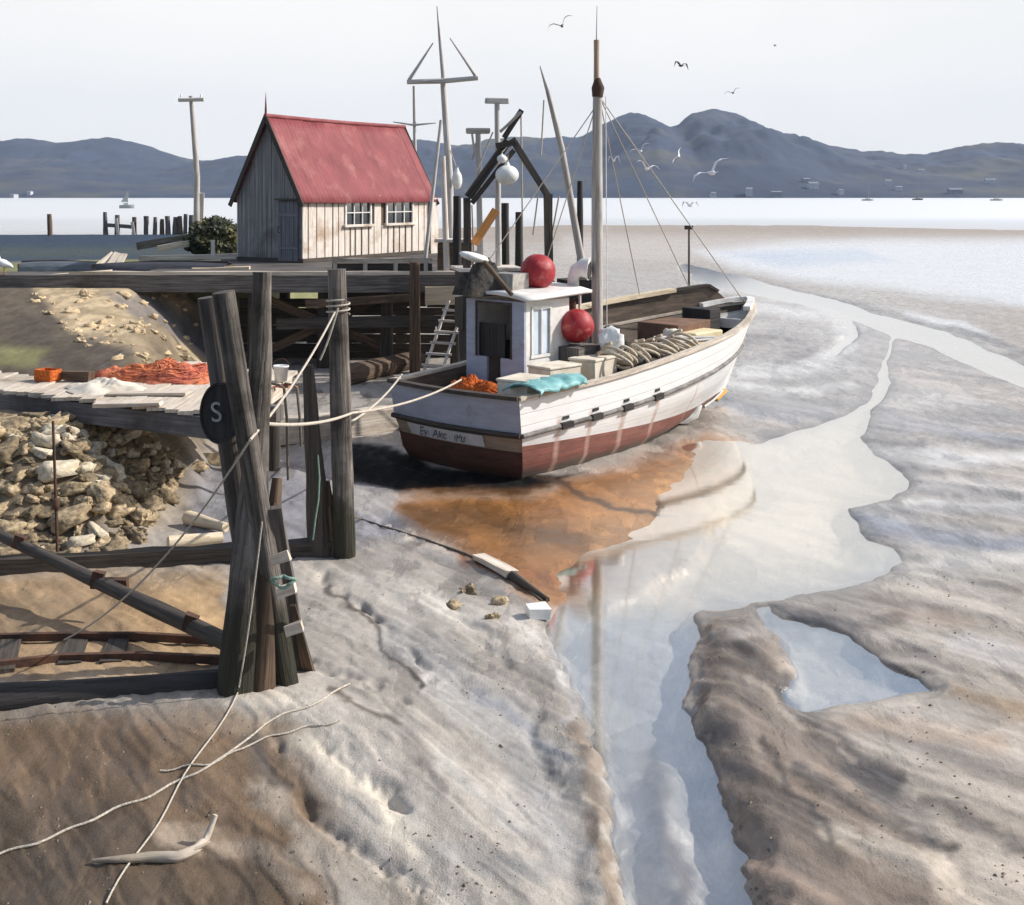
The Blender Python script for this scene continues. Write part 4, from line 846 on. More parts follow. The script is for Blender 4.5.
# things on the lower jetty
def heap(name, c, size, mat, label, cat, rough=.35, fq=2.2, rz=0, strands=0):
    m = MB(); c = Vector(c); nu, nv = 56, 20; sd = random.random() * 90; rows = []
    def P_(r, a):
        dx, dy = math.cos(a), math.sin(a); k = 1 + rough * mnoise.noise((dx * 1.5 + sd, dy * 1.5, 0)) * 1.2
        x = size[0] / 2 * r * dx * k; y = size[1] / 2 * r * dy * k
        h = (1 - r ** 2.2) * size[2] * (1 + rough * 1.3 * mnoise.noise((x * fq + sd, y * fq, 3)) + .22 * mnoise.noise((x * fq * 3.1 + sd, y * fq * 3.1, 7))) + .09 * size[2] * mnoise.noise((x * 13 + sd, y * 13, 0)) * (1 - r)
        return Vector((x * math.cos(rz) - y * math.sin(rz), x * math.sin(rz) + y * math.cos(rz), h)) + c
    for i in range(nv + 1): rows.append([P_(i / nv, 2 * math.pi * j / nu) for j in range(nu + 1)])
    m.grid(rows)
    for k in range(strands):
        r, a = random.random() ** .5 * .95, random.uniform(0, 6.28); vr, va = random.uniform(-.06, .06), random.uniform(-.25, .25); pts = []
        for q_ in range(random.randint(7, 14)):
            pts.append(P_(min(max(r, .02), 1.06), a) + Vector((0, 0, random.uniform(.004, .02)))); r += vr; a += va; vr += random.uniform(-.03, .03); va += random.uniform(-.12, .12)
        m.tube(pts, random.uniform(.006, .012), 5, cap=False)
    return setp(m.build(name, mat, loc=c), label, cat)
c = PZ(168, 378, JZ + .06)
heap('fishing_net', c, (2.2, 1.2, .24), salmon_net, 'heap of faded red and orange fishing net on the far side of the plank jetty', 'fishing net', .5, 3.2, strands=110)
c = PZ(112, 379, JZ + .06); heap('net_end', c, (.9, .35, .2), salmon_net, 'thin trailing end of red net left of the big net heap', 'fishing net', .4, 4)
c = PZ(108, 389, JZ + .07); heap('tarpaulin', c, (1.5, .9, .15), canvas_m, 'crumpled cream canvas thrown over the jetty planks', 'canvas', .5, 3.4, rz=-.4)
c = PZ(78, 381, JZ + .06); m = MB(); m.box(c + Vector((0, 0, .09)), (.55, .2, .16), -.3, jit=.015); setp(m.build('driftwood_block', wood_brown, loc=c), 'rust brown timber block lying beside the cream canvas', 'timber')
c = PZ(48, 381, JZ + .06); cr = empty('fish_crate', c, -.4, 'small orange crate at the left end of the jetty', 'crate')
m = MB(); m.box((0, 0, .02), (.36, .26, .03)); m.build('base', orange_net, cr)
for dx, dy, sx_, sy_ in ((0, .13, .36, .02), (0, -.13, .36, .02), (.18, 0, .02, .24), (-.18, 0, .02, .24)): m = MB(); m.box((dx, dy, .12), (sx_, sy_, .17)); m.build('side', orange_net, cr)
def bucket(c, r, h, label, mat):
    root = empty('bucket', c, 0, label, 'bucket'); N = 22
    R_ = lambda k, z: [(k * math.cos(2 * math.pi * i / N), k * math.sin(2 * math.pi * i / N), z) for i in range(N + 1)]
    m = MB(); m.grid([R_(.001, 0), R_(r * .8, 0), R_(r, h), R_(r * 1.05, h), R_(r * 1.05, h - .03), R_(r * .96, h - .03), R_(r * .78, .02), R_(.001, .02)], True); m.build('body', mat, root)
    m = MB(); m.tube([(r * math.cos(a), 0.02, h + r * .9 * math.sin(a)) for a in np.linspace(0, math.pi, 12)], .006, 5); m.build('handle', rust_m, root); return root
c = PZ(281, 381, JZ + .065); bucket(c, .13, .27, 'white bucket standing at the end of the jetty by the pile', float_white)
c = PZ(250, 385, JZ + .065); bucket(c, .12, .25, 'pale bucket half hidden behind the upright split pile', canvas_m)
c = PZ(284, 387, JZ + .065); heap('net_scrap', c, (.4, .22, .05), salmon_net, 'scrap of orange net lying in front of the white bucket', 'fishing net', .4, 5)
for k, (px, py, ln, a_) in enumerate(((148, 384, 1.3, -.1), (128, 392, 1.0, .05))):
    c = PZ(px, py + 9 + 3 * k, JZ + .1); dv = Vector((math.cos(a_), math.sin(a_) * .6, .02)); m = MB(); m.beam(c - dv * ln / 2, c + dv * ln / 2, .22, .045, jit=.01, seg=2); setp(m.build('loose_plank', wood_pale, loc=c), ('longer' if k == 0 else 'shorter') + ' loose bleached plank lying across the jetty boards', 'plank')

# ------------------------------------------------------------------ stones of the bank
protos = []
for k in range(9):
    m = MB(); m.ball((0, 0, 0), (1, random.uniform(.55, .85), random.uniform(.34, .52)), 13, 8, .7, 1.6, pw=.72); m.sm = [k % 3 > 0] * len(m.sm); protos.append(m)
first = {}
cnt = 0
def stone(p, s, rz, tilt, k, mat, label, group):
    global cnt
    key = (k, mat.name)
    if key not in first:
        o = protos[k].build('stone', mat); first[key] = o
    else: o = first[key].copy(); COL.objects.link(o)
    o.location = p; o.scale = (s, s, s); o.rotation_euler = (tilt, random.uniform(-.3, .3), rz); setp(o, label, 'stone', group); cnt += 1
placed = []
tries = 0
while len(placed) < 210 and tries < 9000:
    tries += 1
    px = random.uniform(-20, 226); py = random.uniform(418, 556)
    if px > 222 - max(0, (py - 425)) * .75: continue
    p = G(px, py)
    s = random.choice([.10, .13, .16, .19, .23, .27]) * random.uniform(.85, 1.15)
    if any((p - q_).length < .62 * (s + s2) for q_, s2 in placed): continue
    if p.y > 20.5: continue
    placed.append((p, s)); pale = random.random() < (.5 if py < 490 and px > 40 else .12)
    stone(p + Vector((0, 0, .05 * s)), s, random.uniform(0, 6.3), random.uniform(.1, .6), random.randrange(9), stone_pale if pale else stone_m,
          'pale cream stone on the rubble bank below the jetty' if pale else 'grey brown stone on the rubble bank below the jetty', 'pale stones of the bank' if pale else 'grey stones of the bank')
n0 = len(placed); tries = 0
while len(placed) < n0 + 85 and tries < 4000:
    tries += 1
    px = random.uniform(30, 222); py = random.uniform(293, 362)
    if py > 296 + (px - 20) * .75: continue
    p = G(px, py); s = random.choice([.07, .09, .12, .16]) * random.uniform(.8, 1.2)
    if any((p - q_).length < .8 * (s + s2) for q_, s2 in placed): continue
    placed.append((p, s)); stone(p, s, random.uniform(0, 6.3), random.uniform(.1, .4), random.randrange(9), stone_sand, 'sandy coloured stone scattered on the pale slope between jetty and wharf', 'sandy stones of the slope')
# timbers along the foot of the bank and the slip
a, b_ = G(-20, 574), G(352, 552); a.z += .06; b_.z += .06; m = MB(); m.beam(a, b_, .22, .26, jit=.02, seg=9); setp(m.build('bank_timber', wood_dark, loc=a), 'dark squared timber along the foot of the stone bank', 'timber')
a, b_ = G(-14, 571) + Vector((0, 0, .55)), G(233, 671) + Vector((0, 0, .25)); m = MB(); m.tube([a, b_], [.07, .085], 10, rough=.2, sub=8); br = empty('fallen_pole', a, 0, 'long dark pole lying aslant against the foot of the front pile', 'pole')
m2 = MB(); m2.__dict__.update(m.__dict__); m2.v = [tuple(Vector(v) - a) for v in m2.v]; m2.build('shaft', wood_dark, br)
for t_ in (.17, .50, .52, .86):
    p = (b_ - a) * t_; m = MB(); m.beam(p + Vector((0, -.05, -.03)), p + Vector((.05 if t_ != .50 else .42, -.05, .12 if t_ != .50 else -.05)), .10, .12, jit=.01); m.build('cleat', rust_m, br)
m = MB()
sl = empty('slip_track', G(100, 650), 0, 'rusty slip rails with wooden sleepers half buried in sand', 'rails')
ra = [G(px, py) + Vector((0, 0, .04)) for px, py in ((-30, 642), (60, 640), (140, 640), (228, 645))]; rb_ = [G(px, py) + Vector((0, 0, .04)) for px, py in ((-30, 672), (60, 662), (140, 660), (228, 664))]
for r_ in (ra, rb_):
    m = WB()
    for i in range(3): m.beam(r_[i], r_[i + 1], .06, .08)
    m.build('rail', rust_m, sl)
for t_ in (.35, 1.12, 1.64):
    i = int(t_); f_ = t_ - i; pa, pb = ra[i].lerp(ra[i + 1], f_), rb_[i].lerp(rb_[i + 1], f_); e_ = (pa - pb) * .15; m = WB(); m.beam(pb - e_ - Vector((0, 0, .05)), pa + e_ + Vector((.1, 0, -.05)), .22, .08, jit=.01); m.build('sleeper', wood_dark, sl)
a, b_ = G(-30, 706), G(236, 684); a.z += .03; b_.z += .05; m = MB(); m.tube([a, a.lerp(b_, .5), b_], [.14, .12, .10], 10, rough=.2, sub=6); setp(m.build('shadow_bar', wood_black, loc=a), 'black bar in the mud standing in for the cast shadow of the front pile', 'log')  # black bar added along the line of the pile's cast shadow
dp = [G(px, py) + Vector((0, 0, .025)) for px, py in ((92, 864), (120, 863), (150, 861), (178, 861), (196, 853), (206, 843))]; tip = dp[-1] + Vector((.06, .05, .16))
m = MB(); m.tube(dp + [tip], [.012, .025, .035, .038, .034, .028, .02], 9, rough=.25, sub=3); m.tube([dp[3], dp[3] + Vector((.2, .16, .03))], [.02, .008], 7); setp(m.build('driftwood', wood_pale, loc=dp[3]), 'bleached driftwood branch with an upturned end on brown mud', 'driftwood')
m = MB(); a, b_ = G(478, 560), G(512, 578); a.z += .05; b_.z += .06; m.beam(a, b_, .18, .07, jit=.015, seg=3); setp(m.build('stranded_plank', wood_pale, loc=a), 'pale stranded plank on the edge of the orange silt', 'plank')
a, b_ = G(512, 578), G(548, 602); a.z += .03; b_.z += .03; m = MB(); m.tube([a, b_], [.07, .03], 8, rough=.3, sub=4); setp(m.build('snag', wood_dark, loc=a), 'dark tapering snag pointing into the pool below the plank', 'driftwood')
m = MB(); c = G(538, 617); m.box(c + Vector((0, 0, .06)), (.26, .2, .13), .2, jit=.02); setp(m.build('white_block', float_white, loc=c), 'small white block on the mud by the channel edge', 'block')
for k, (px, py, s) in enumerate(((468, 592, .16), (500, 602, .15), (455, 606, .12), (492, 618, .1))):
    stone(G(px, py), s * .9, random.random() * 6, .2, k, stone_m, 'grey clay lump on the mud between plank and white block', 'clay lumps by the channel')
for k, (px, py, s) in enumerate(((212, 462, .26), (196, 468, .2), (228, 470, .2))):
    stone(G(px, py), s, random.random() * 6, .2, k + 4, black_rub if False else stone_m, 'dark wet stone on grey mud behind the front piles', 'wet stones behind the piles')
m = MB(); c = G(58, 556); tp = PY(53, 421, c.y + .2); m.tube([c + Vector((0, 0, -.2)), tp], [.022, .02], 7, rough=.2, sub=5)
mk = empty('iron_stake', c, 0, 'thin rusty stake with a dark knob standing in the stones', 'stake'); m.v = [tuple(Vector(v) - c) for v in m.v]; m.build('rod', rust_m, mk)
m = MB(); m.ball((tp - c) * .38, (.05, .05, .09), 12, 8, .2); m.build('knob', rust_m, mk)
a, b_ = G(168, 552), G(222, 545); m = MB(); m.tube([a + Vector((0, 0, .12)), b_ + Vector((0, 0, .1))], [.10, .08], 9, rough=.3, sub=4); setp(m.build('short_log', wood_cream, loc=a), 'short pale log end lying on the dark bank timber', 'log')
m = MB(); a, b_ = G(188, 524), G(226, 534); m.tube([a + Vector((0, 0, .1)), b_ + Vector((0, 0, .1))], [.11, .07], 9, rough=.3, sub=4); setp(m.build('pale_root', wood_cream, loc=a), 'rounded pale root above the short log by the piles', 'driftwood')

# ------------------------------------------------------------------ the fishing boat
HEAD = math.atan2(.76, .65)
BOAT0 = Vector((-1.0, 21.54, -.09)); 
boat = empty('fishing_boat', BOAT0, HEAD, 'white wooden fishing boat with a red bottom aground by the orange silt', 'boat')
Rb = Matrix.Rotation(HEAD, 3, 'Z')
def BW(s, y, z): return BOAT0 + Rb @ Vector((s, y, z))            # boat coordinates (forward, port, up) to world
def herm(x, xs, ys):
    xs = np.array(xs, float); ys = np.array(ys, float); m = np.gradient(ys, xs); i = np.clip(np.searchsorted(xs, x) - 1, 0, len(xs) - 2)
    h = xs[i + 1] - xs[i]; t = (x - xs[i]) / h
    return float((2 * t ** 3 - 3 * t ** 2 + 1) * ys[i] + (t ** 3 - 2 * t ** 2 + t) * h * m[i] + (-2 * t ** 3 + 3 * t ** 2) * ys[i + 1] + (t ** 3 - t ** 2) * h * m[i + 1])
A = [0, .15, .3, .5, .7, .85, .95, 1]
B_G = [1.58, 1.70, 1.78, 1.76, 1.45, .92, .38, .03]; B_W = [1.52, 1.62, 1.64, 1.48, 1.02, .52, .18, .03]; B_B = [1.36, 1.42, 1.42, 1.22, .76, .34, .1, .03]; B_K = [.08] * 6 + [.05, .03]
Z_G = lambda a: herm(a, [0, .2, .5, .75, 1], [1.58, 1.66, 1.92, 2.14, 2.42])
Z_R = lambda a: herm(a, [0, .3, .6, .85, 1], [.95, 1.10, 1.34, 1.56, 1.72])
Z_W = lambda a: .76 - .34 * a
LV = {   # level: (half beam, height, s start, s end)
    'k': (lambda a: herm(a, A, B_K), lambda a: .03 + .12 * a ** 3, .45, 8.35),
    'b': (lambda a: herm(a, A, B_B), lambda a: .12 + .10 * a ** 3, .20, 8.6),
    'c': (lambda a: .28 * herm(a, A, B_B) + .72 * herm(a, A, B_W), lambda a: .36 - .08 * a, .10, 8.85),
    'w': (lambda a: herm(a, A, B_W), Z_W, .03, 9.2),
    'm': (lambda a: .5 * herm(a, A, B_W) + .5 * herm(a, A, B_G), lambda a: (Z_W(a) + Z_R(a)) / 2, 0.0, 9.75),
    'r': (lambda a: .25 * herm(a, A, B_W) + .75 * herm(a, A, B_G), Z_R, -.04, 10.18),
    'g': (lambda a: herm(a, A, B_G), Z_G, -.12, 10.62)}
def HP(l, a, side, inset=0.0, dz=0.0):
    fb, fz, s0, s1 = LV[l]; return Vector((s0 + (s1 - s0) * a, side * max(fb(a) - inset, .0), fz(a) + dz))
AS = [i / 44 for i in range(45)]
def hull_mat(name, base, dark, rust, dark_line=(.16, .15, .14)):
    m = M(name, base, dark, 'Object', (2.0, 2.0, 9), .5, .12, c3=None)
    n = m.node_tree; L = n.links; b = n.nodes['Principled BSDF']; src = b.inputs['Base Color'].links[0].from_socket
    t = n.nodes.new('ShaderNodeTexCoord'); sp = n.nodes.new('ShaderNodeSeparateXYZ'); L.new(t.outputs['Object'], sp.inputs[0])
    nz = n.nodes.new('ShaderNodeTexNoise'); nz.inputs['Scale'].default_value = 7; nz.inputs['Detail'].default_value = 5; L.new(t.outputs['Object'], nz.inputs['Vector'])
    uvn = n.nodes.new('ShaderNodeUVMap'); su = n.nodes.new('ShaderNodeSeparateXYZ'); L.new(uvn.outputs[0], su.inputs[0])
    frc = n.nodes.new('ShaderNodeMath'); frc.operation = 'FRACT'; L.new(su.outputs[1], frc.inputs[0])
    pp = n.nodes.new('ShaderNodeMath'); pp.operation = 'PINGPONG'; L.new(frc.outputs[0], pp.inputs[0]); pp.inputs[1].default_value = .5
    sm = n.nodes.new('ShaderNodeMapRange'); sm.inputs['From Min'].default_value = 0.0; sm.inputs['From Max'].default_value = .07; sm.inputs['To Min'].default_value = 1; sm.inputs['To Max'].default_value = 0; L.new(pp.outputs[0], sm.inputs['Value'])
    n5 = n.nodes.new('ShaderNodeTexNoise'); n5.inputs['Scale'].default_value = 2.2; n5.inputs['Detail'].default_value = 5; L.new(t.outputs['Object'], n5.inputs['Vector'])
    sq = n.nodes.new('ShaderNodeMath'); sq.operation = 'MULTIPLY'; L.new(sm.outputs[0], sq.inputs[0]); L.new(n5.outputs['Fac'], sq.inputs[1])
    mxs = n.nodes.new('ShaderNodeMix'); mxs.data_type = 'RGBA'; mfs = n.nodes.new('ShaderNodeMath'); mfs.operation = 'MULTIPLY'; mfs.inputs[1].default_value = .55; L.new(sq.outputs[0], mfs.inputs[0]); L.new(mfs.outputs[0], mxs.inputs['Factor']); L.new(src, mxs.inputs['A']); mxs.inputs['B'].default_value = (*dark_line, 1)
    bq = n.nodes.new('ShaderNodeBump'); bq.inputs['Strength'].default_value = .35; bq.inputs['Distance'].default_value = .01; bq.invert = True; L.new(sm.outputs[0], bq.inputs['Height']); L.new(b.inputs['Normal'].links[0].from_socket, bq.inputs['Normal']); L.new(bq.outputs[0], b.inputs['Normal'])
    # slime and scum towards the keel and a dirty line under the rail
    zs = n.nodes.new('ShaderNodeMath'); zs.operation = 'MULTIPLY_ADD'; L.new(n5.outputs['Fac'], zs.inputs[0]); zs.inputs[1].default_value = -.5; L.new(sp.outputs[2], zs.inputs[2])
    rs = n.nodes.new('ShaderNodeMapRange'); rs.inputs['From Min'].default_value = .12; rs.inputs['From Max'].default_value = -.06; L.new(zs.outputs[0], rs.inputs['Value'])
    mxg = n.nodes.new('ShaderNodeMix'); mxg.data_type = 'RGBA'; L.new(rs.outputs[0], mxg.inputs['Factor']); L.new(mxs.outputs['Result'], mxg.inputs['A']); mxg.inputs['B'].default_value = (*C(104, 92, 82, .8), 1); src = mxg.outputs['Result']
    acc = None
    for s_, wd_ in ((.9, .05), (1.75, .045), (2.75, .06), (3.9, .05), (5.6, .03)):
        d = n.nodes.new('ShaderNodeMath'); d.operation = 'SUBTRACT'; L.new(sp.outputs[0], d.inputs[0]); d.inputs[1].default_value = s_
        ab = n.nodes.new('ShaderNodeMath'); ab.operation = 'ABSOLUTE'; L.new(d.outputs[0], ab.inputs[0])
        r = n.nodes.new('ShaderNodeMapRange'); r.inputs['From Min'].default_value = wd_ * .5; r.inputs['From Max'].default_value = wd_ * 1.9; r.inputs['To Min'].default_value = 1; r.inputs['To Max'].default_value = 0; L.new(ab.outputs[0], r.inputs['Value'])
        if acc is None: acc = r.outputs[0]
        else:
            q = n.nodes.new('ShaderNodeMath'); q.operation = 'MAXIMUM'; L.new(acc, q.inputs[0]); L.new(r.outputs[0], q.inputs[1]); acc = q.outputs[0]
    zr = n.nodes.new('ShaderNodeMapRange'); zr.inputs['From Min'].default_value = 1.22; zr.inputs['From Max'].default_value = 1.05; L.new(sp.outputs[2], zr.inputs['Value'])
    p = n.nodes.new('ShaderNodeMath'); p.operation = 'MULTIPLY'; L.new(acc, p.inputs[0]); L.new(zr.outputs[0], p.inputs[1])
    p2 = n.nodes.new('ShaderNodeMath'); p2.operation = 'MULTIPLY'; L.new(p.outputs[0], p2.inputs[0]); L.new(nz.outputs['Fac'], p2.inputs[1])
    p3 = n.nodes.new('ShaderNodeMath'); p3.operation = 'MULTIPLY'; L.new(p2.outputs[0], p3.inputs[0]); p3.inputs[1].default_value = 1.0; p3.use_clamp = True
    mx = n.nodes.new('ShaderNodeMix'); mx.data_type = 'RGBA'; L.new(p3.outputs[0], mx.inputs['Factor']); L.new(src, mx.inputs['A']); mx.inputs['B'].default_value = (*rust, 1); L.new(mx.outputs['Result'], b.inputs['Base Color'])
    return m
hull_white = hull_mat('hull_white_paint', C(246, 246, 245, .92), C(234, 234, 233, .92), C(176, 128, 98))
hull_red = hull_mat('hull_red_antifouling', C(150, 92, 80, .8), C(118, 74, 64, .8), C(206, 176, 162, .9), (.06, .03, .03))
tran_shade_red = M('transom_shaded_antifouling', C(108, 70, 58, .8), C(80, 54, 46, .8), 'Object', (2, 2, 10), .7, .2, c3=C(80, 60, 50, .8), c3amt=.3, big=2)  # shaded copy of the red bottom, browned for the unlit stern
taupe = M('bare_transom_plank', C(180, 164, 148, .85), C(150, 134, 120, .85), 'Object', (2, 2, 10), .7, .2)
def band(levels, sides=(-1, 1), nsub=3):
    m = MB()
    for sd_ in sides:
        rows = []
        for i, l in enumerate(levels):
            rows.append([HP(l, a, sd_) for a in AS])
            if i < len(levels) - 1:
                for k in range(1, nsub): rows.append([HP(l, a, sd_).lerp(HP(levels[i + 1], a, sd_), k / nsub) for a in AS])
        m.grid(rows, True, [[(a * 10, i + .5) for a in AS] for i in range(len(rows))])
    return m
band(['w', 'm', 'r', 'g']).build('hull', hull_white, boat)
band(['k', 'b', 'c', 'w']).build('hull_bottom', hull_red, boat)
# transom, slightly bowed aft
def TP(l, t, dz=0, out=0):
    fb, fz, s0, s1 = LV[l]; B = fb(0); return Vector((s0 - .16 * (1 - t * t) - out, B * t, fz(0) + dz - .0))
TT = [-1 + i / 8 for i in range(17)]
def tband(levels): m = MB(); m.grid([[TP(l, t) for t in TT] for l in levels]); return m
stern_shade_paint = M('transom_shade_blue_grey', C(188, 194, 212, .8), C(168, 174, 192, .8), 'Object', (2, 2, 9), .6, .15, c3=C(150, 140, 132, .8), c3amt=.1, big=2)  # transom and aft wall: white paint with shade put into its colour
tr_ = tband(['r', 'g']).build('transom', stern_shade_paint, boat)
LV['x'] = (lambda a: LV['c'][0](a) * .3 + LV['w'][0](a) * .7, lambda a: LV['c'][1](a) * .3 + LV['w'][1](a) * .7, .07, 9)
tband(['k', 'b', 'c', 'x']).build('transom_bottom', tran_shade_red, tr_); tband(['x', 'w', 'r']).build('transom_plank', taupe, tr_)
nb = MB()
def NBp(t, f): a_, b_ = TP('x', t, 0, .012), TP('r', t, -.06, .012); return a_.lerp(b_, f)
tt_ = [-.50 + 1.22 * i / 12 for i in range(13)]          # starboard is negative
nb.grid([[NBp(t, .10) for t in tt_], [NBp(t, .97) for t in tt_]], smooth=False); nbo = nb.build('name_board', board_name, boat, solid=.012)
cN = NBp(.11, .54) + Vector((-.035, 0, 0)); text_mesh('lettering', 'Ey  Akc   iPu', .22, letter_dark, nbo, Matrix.Translation(cN) @ Matrix((Vector((0, -1, 0)), Vector((.09, 0, 1)).normalized(), Vector((-1, 0, .09)).normalized())).transposed().to_4x4(), .001)
# rubbing strakes, cap rails
def along_hull(l, side, r, dz=0, out=.02, a0=0, a1=1, n=40): return [HP(l, a0 + (a1 - a0) * i / n, side, -out, dz) for i in range(n + 1)]
strake_m = M('worn_strake', C(150, 146, 142, .9), C(104, 100, 98, .9), 'Object', (5, 5, 12), .75, .3, c3=C(72, 66, 62), c3amt=.3, big=3)
for sd_ in (-1, 1):
    m = MB(); m.tube(along_hull('r', sd_, 0), .045, 8); m.build('rub_rail', strake_m, boat)
    m = MB()
    pts = along_hull('g', sd_, 0, .02, -.03)
    for i in range(len(pts) - 1): m.beam(pts[i], pts[i + 1] + (pts[i + 1] - pts[i]) * .02, .15, .06)
    m.build('cap_rail', wood_pale, boat)
m = MB(); m.tube([TP('r', t, 0, .03) for t in TT], .05, 8); m.build('rub_rail', wood_dark, boat)
m = MB(); p_ = [TP('g', t, .025, .0) for t in TT]
for i in range(16): m.beam(p_[i], p_[i + 1], .16, .07)
m.build('cap_rail', wood_dark, boat)
m = MB(); m.tube([HP('k', 1, 0) + Vector((.02, 0, 0)), HP('b', 1, 0), HP('w', 1, 0) + Vector((.03, 0, 0)), HP('r', 1, 0) + Vector((.03, 0, 0)), HP('g', 1, 0) + Vector((.02, 0, .0)), HP('g', 1, 0) + Vector((.05, 0, .12))], [.06, .07, .07, .07, .075, .06], 8, sub=3); m.build('stem_post', white_paint, boat)
m = MB(); m.tube([HP('w', 1, 0) + Vector((-.06, 0, .05)), HP('w', 1, 0) + Vector((.10, 0, .0)), HP('c', 1, 0) + Vector((.10, 0, -.05))], [.05, .09, .06], 8); m.build('stem_shoe', yellow_m, boat)
# scuppers along the rail line
for a in (.10, .18, .27, .37):
    p = HP('r', a, -1, -.012, .13); q_ = HP('r', a + .016, -1, -.012, .13); m = MB(); m.beam(p, q_, .02, .05); m.build('scupper', wood_black, boat)
    p = HP('r', a - .006, -1, -.03, 0); q_ = HP('r', a + .022, -1, -.03, 0); m = MB(); m.beam(p, q_, .10, .11); m.build('rail_patch', wood_black, boat)
# deck and bulwark linings
ZD = lambda a: Z_R(a) + .02
m = MB(); rows = []
for a in AS: 
    if a > .985: continue
    rows.append([HP('r', a, 1, .06).lerp(HP('r', a, -1, .06), k / 10) * 1.0 + Vector((0, 0, .02 + .05 * (1 - (k / 5 - 1) ** 2))) for k in range(11)])
m.grid(rows); m.build('deck', deck_m, boat)
for sd_ in (-1, 1):
    m = MB(); m.grid([[HP('r', a, sd_, .085) for a in AS if a < .985], [HP('g', a, sd_, .085) for a in AS if a < .985]]); m.build('bulwark_lining', hull_in if sd_ > 0 else white_paint, boat)
# high wash board on the port side with a pale rail
rise = lambda a: .54 * float(sst(.34, .42, np.array(a))) * (1 - float(sst(.90, .97, np.array(a))))
wa = [.33 + .64 * i / 30 for i in range(31)]
m = MB(); m.grid([[HP('g', a, 1, .03) for a in wa], [HP('g', a, 1, .03, rise(a)) for a in wa]], smooth=False); m.build('wash_board', hull_in, boat, solid=.05)
m = MB(); pts = [HP('g', a, 1, .03, rise(a) + .03) for a in wa]
for i in range(23): m.beam(pts[i], pts[i + 1], .24, .09)
m.build('wash_rail', wood_cream, boat)
m = MB()
for i in range(23, 28): m.beam(pts[i], pts[i + 1], .14, .06)
m.build('wash_rail', wood_dark, boat)
m = MB(); 
for i in range(20): 
    t0, t1 = -1 + i / 10, -1 + (i + 1) / 10
    f = lambda t: Vector((10.45 - 1.15 * abs(t) ** 1.5, .62 * t, 2.40 + .13 * (1 - t * t)))
    m.beam(f(t0), f(t1), .16, .10)
m.build('bow_rail', white_paint, boat)
m = MB(); rows = [[Vector((9.0 + 1.5 * u_, (.72 * (1 - u_) ** .8 + .02) * t / 4, 2.08 + .16 * u_ + .03 * (1 - (t / 4) ** 2))) for t in range(-4, 5)] for u_ in np.linspace(0, .97, 8)]; m.grid(rows); m.build('foredeck', M('foredeck_paint', C(196, 194, 188), C(150, 146, 140), 'Object', (2, 10, 10), .7, .2), boat, solid=.03)
m = MB(); m.beam((9.0, -.75, 2.06), (9.0, .75, 2.06), .08, .22); m.build('deck_beam', white_paint, boat)
# wheelhouse
W0, W1, WP, WS_ = 1.85, 3.25, 1.46, -.04; ZB, ZT = 1.05, 3.02
wh = MB(); T_ = .06
def wbox(m, s0, s1, y0, y1, z0, z1): m.box(((s0 + s1) / 2, (y0 + y1) / 2, (z0 + z1) / 2), (abs(s1 - s0), abs(y1 - y0), z1 - z0))
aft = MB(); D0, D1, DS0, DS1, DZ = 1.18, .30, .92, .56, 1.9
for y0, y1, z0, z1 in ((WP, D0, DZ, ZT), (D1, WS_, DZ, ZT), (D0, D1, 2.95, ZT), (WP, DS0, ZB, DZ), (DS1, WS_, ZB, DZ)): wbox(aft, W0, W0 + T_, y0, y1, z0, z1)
wbox(wh, W0 + T_, W1, WP, WP - T_, ZB, ZT)
SA, SB, SZ0, SZ1 = 2.10, 2.62, 1.98, 2.86     # side window
for s0, s1, z0, z1 in ((W0 + T_, SA, SZ0, ZT), (SB, W1, SZ0, ZT), (SA, SB, SZ1, ZT), (W0 + T_, W1, ZB, SZ0)): wbox(wh, s0, s1, WS_, WS_ + T_, z0, z1)
FZ0, FZ1 = 2.2, 2.85
wbox(wh, W1 - T_, W1, WP - T_, WS_ + T_, ZB, FZ0); wbox(wh, W1 - T_, W1, WP - T_, WS_ + T_, FZ1, ZT)
for y in (WP - T_ - .05, .98, .5, WS_ + T_ + .05): wbox(wh, W1 - T_, W1, y - .05, y + .05, FZ0, FZ1)
whp = wh.build('wheelhouse', white_paint, boat); aft.build('aft_wall', stern_shade_paint, whp)
m = MB(); wbox(m, W0 - .02, W0 + .03, D0 + .03, D0, DZ, 2.95); wbox(m, W0 - .02, W0 + .03, D1, D1 - .03, DZ, 2.95); wbox(m, W0 - .022, W0 + .03, D0 + .03, D1 - .03, 2.95, 2.99); m.build('door_frame', wood_dark, whp)
m = MB(); wbox(m, 2.9, 2.95, WP - .1, WS_ + .1, ZB, 2.1); m.build('console', wood_dark, whp)
m = MB(); wbox(m, W0 + .1, W0 + .14, D0 + .02, DS1 - .02, 1.9, 2.55); m.build('half_door', wood_black, whp)
m = MB(); wbox(m, SA, SB, WS_ + .02, WS_ + .04, SZ0, SZ1); sw_ = m.build('side_window', paint_pale_blue, whp)
m = MB()
for s0, s1, z0, z1 in ((SA - .05, SB + .05, SZ1, SZ1 + .06), (SA - .07, SB + .07, SZ0 - .06, SZ0), (SA - .05, SA, SZ0, SZ1), (SB, SB + .05, SZ0, SZ1), ((SA + SB) / 2 - .015, (SA + SB) / 2 + .015, SZ0, SZ1)): wbox(m, s0, s1, WS_ - .025, WS_ + .03, z0, z1)
m.build('window_frame', white_paint, whp)
m = MB(); wbox(m, W1 - .04, W1 - .03, WP - T_, WS_ + T_, FZ0, FZ1); m.build('front_window', glass_m, whp)
rf_ = MB(); R0, R1 = 1.70, 3.75
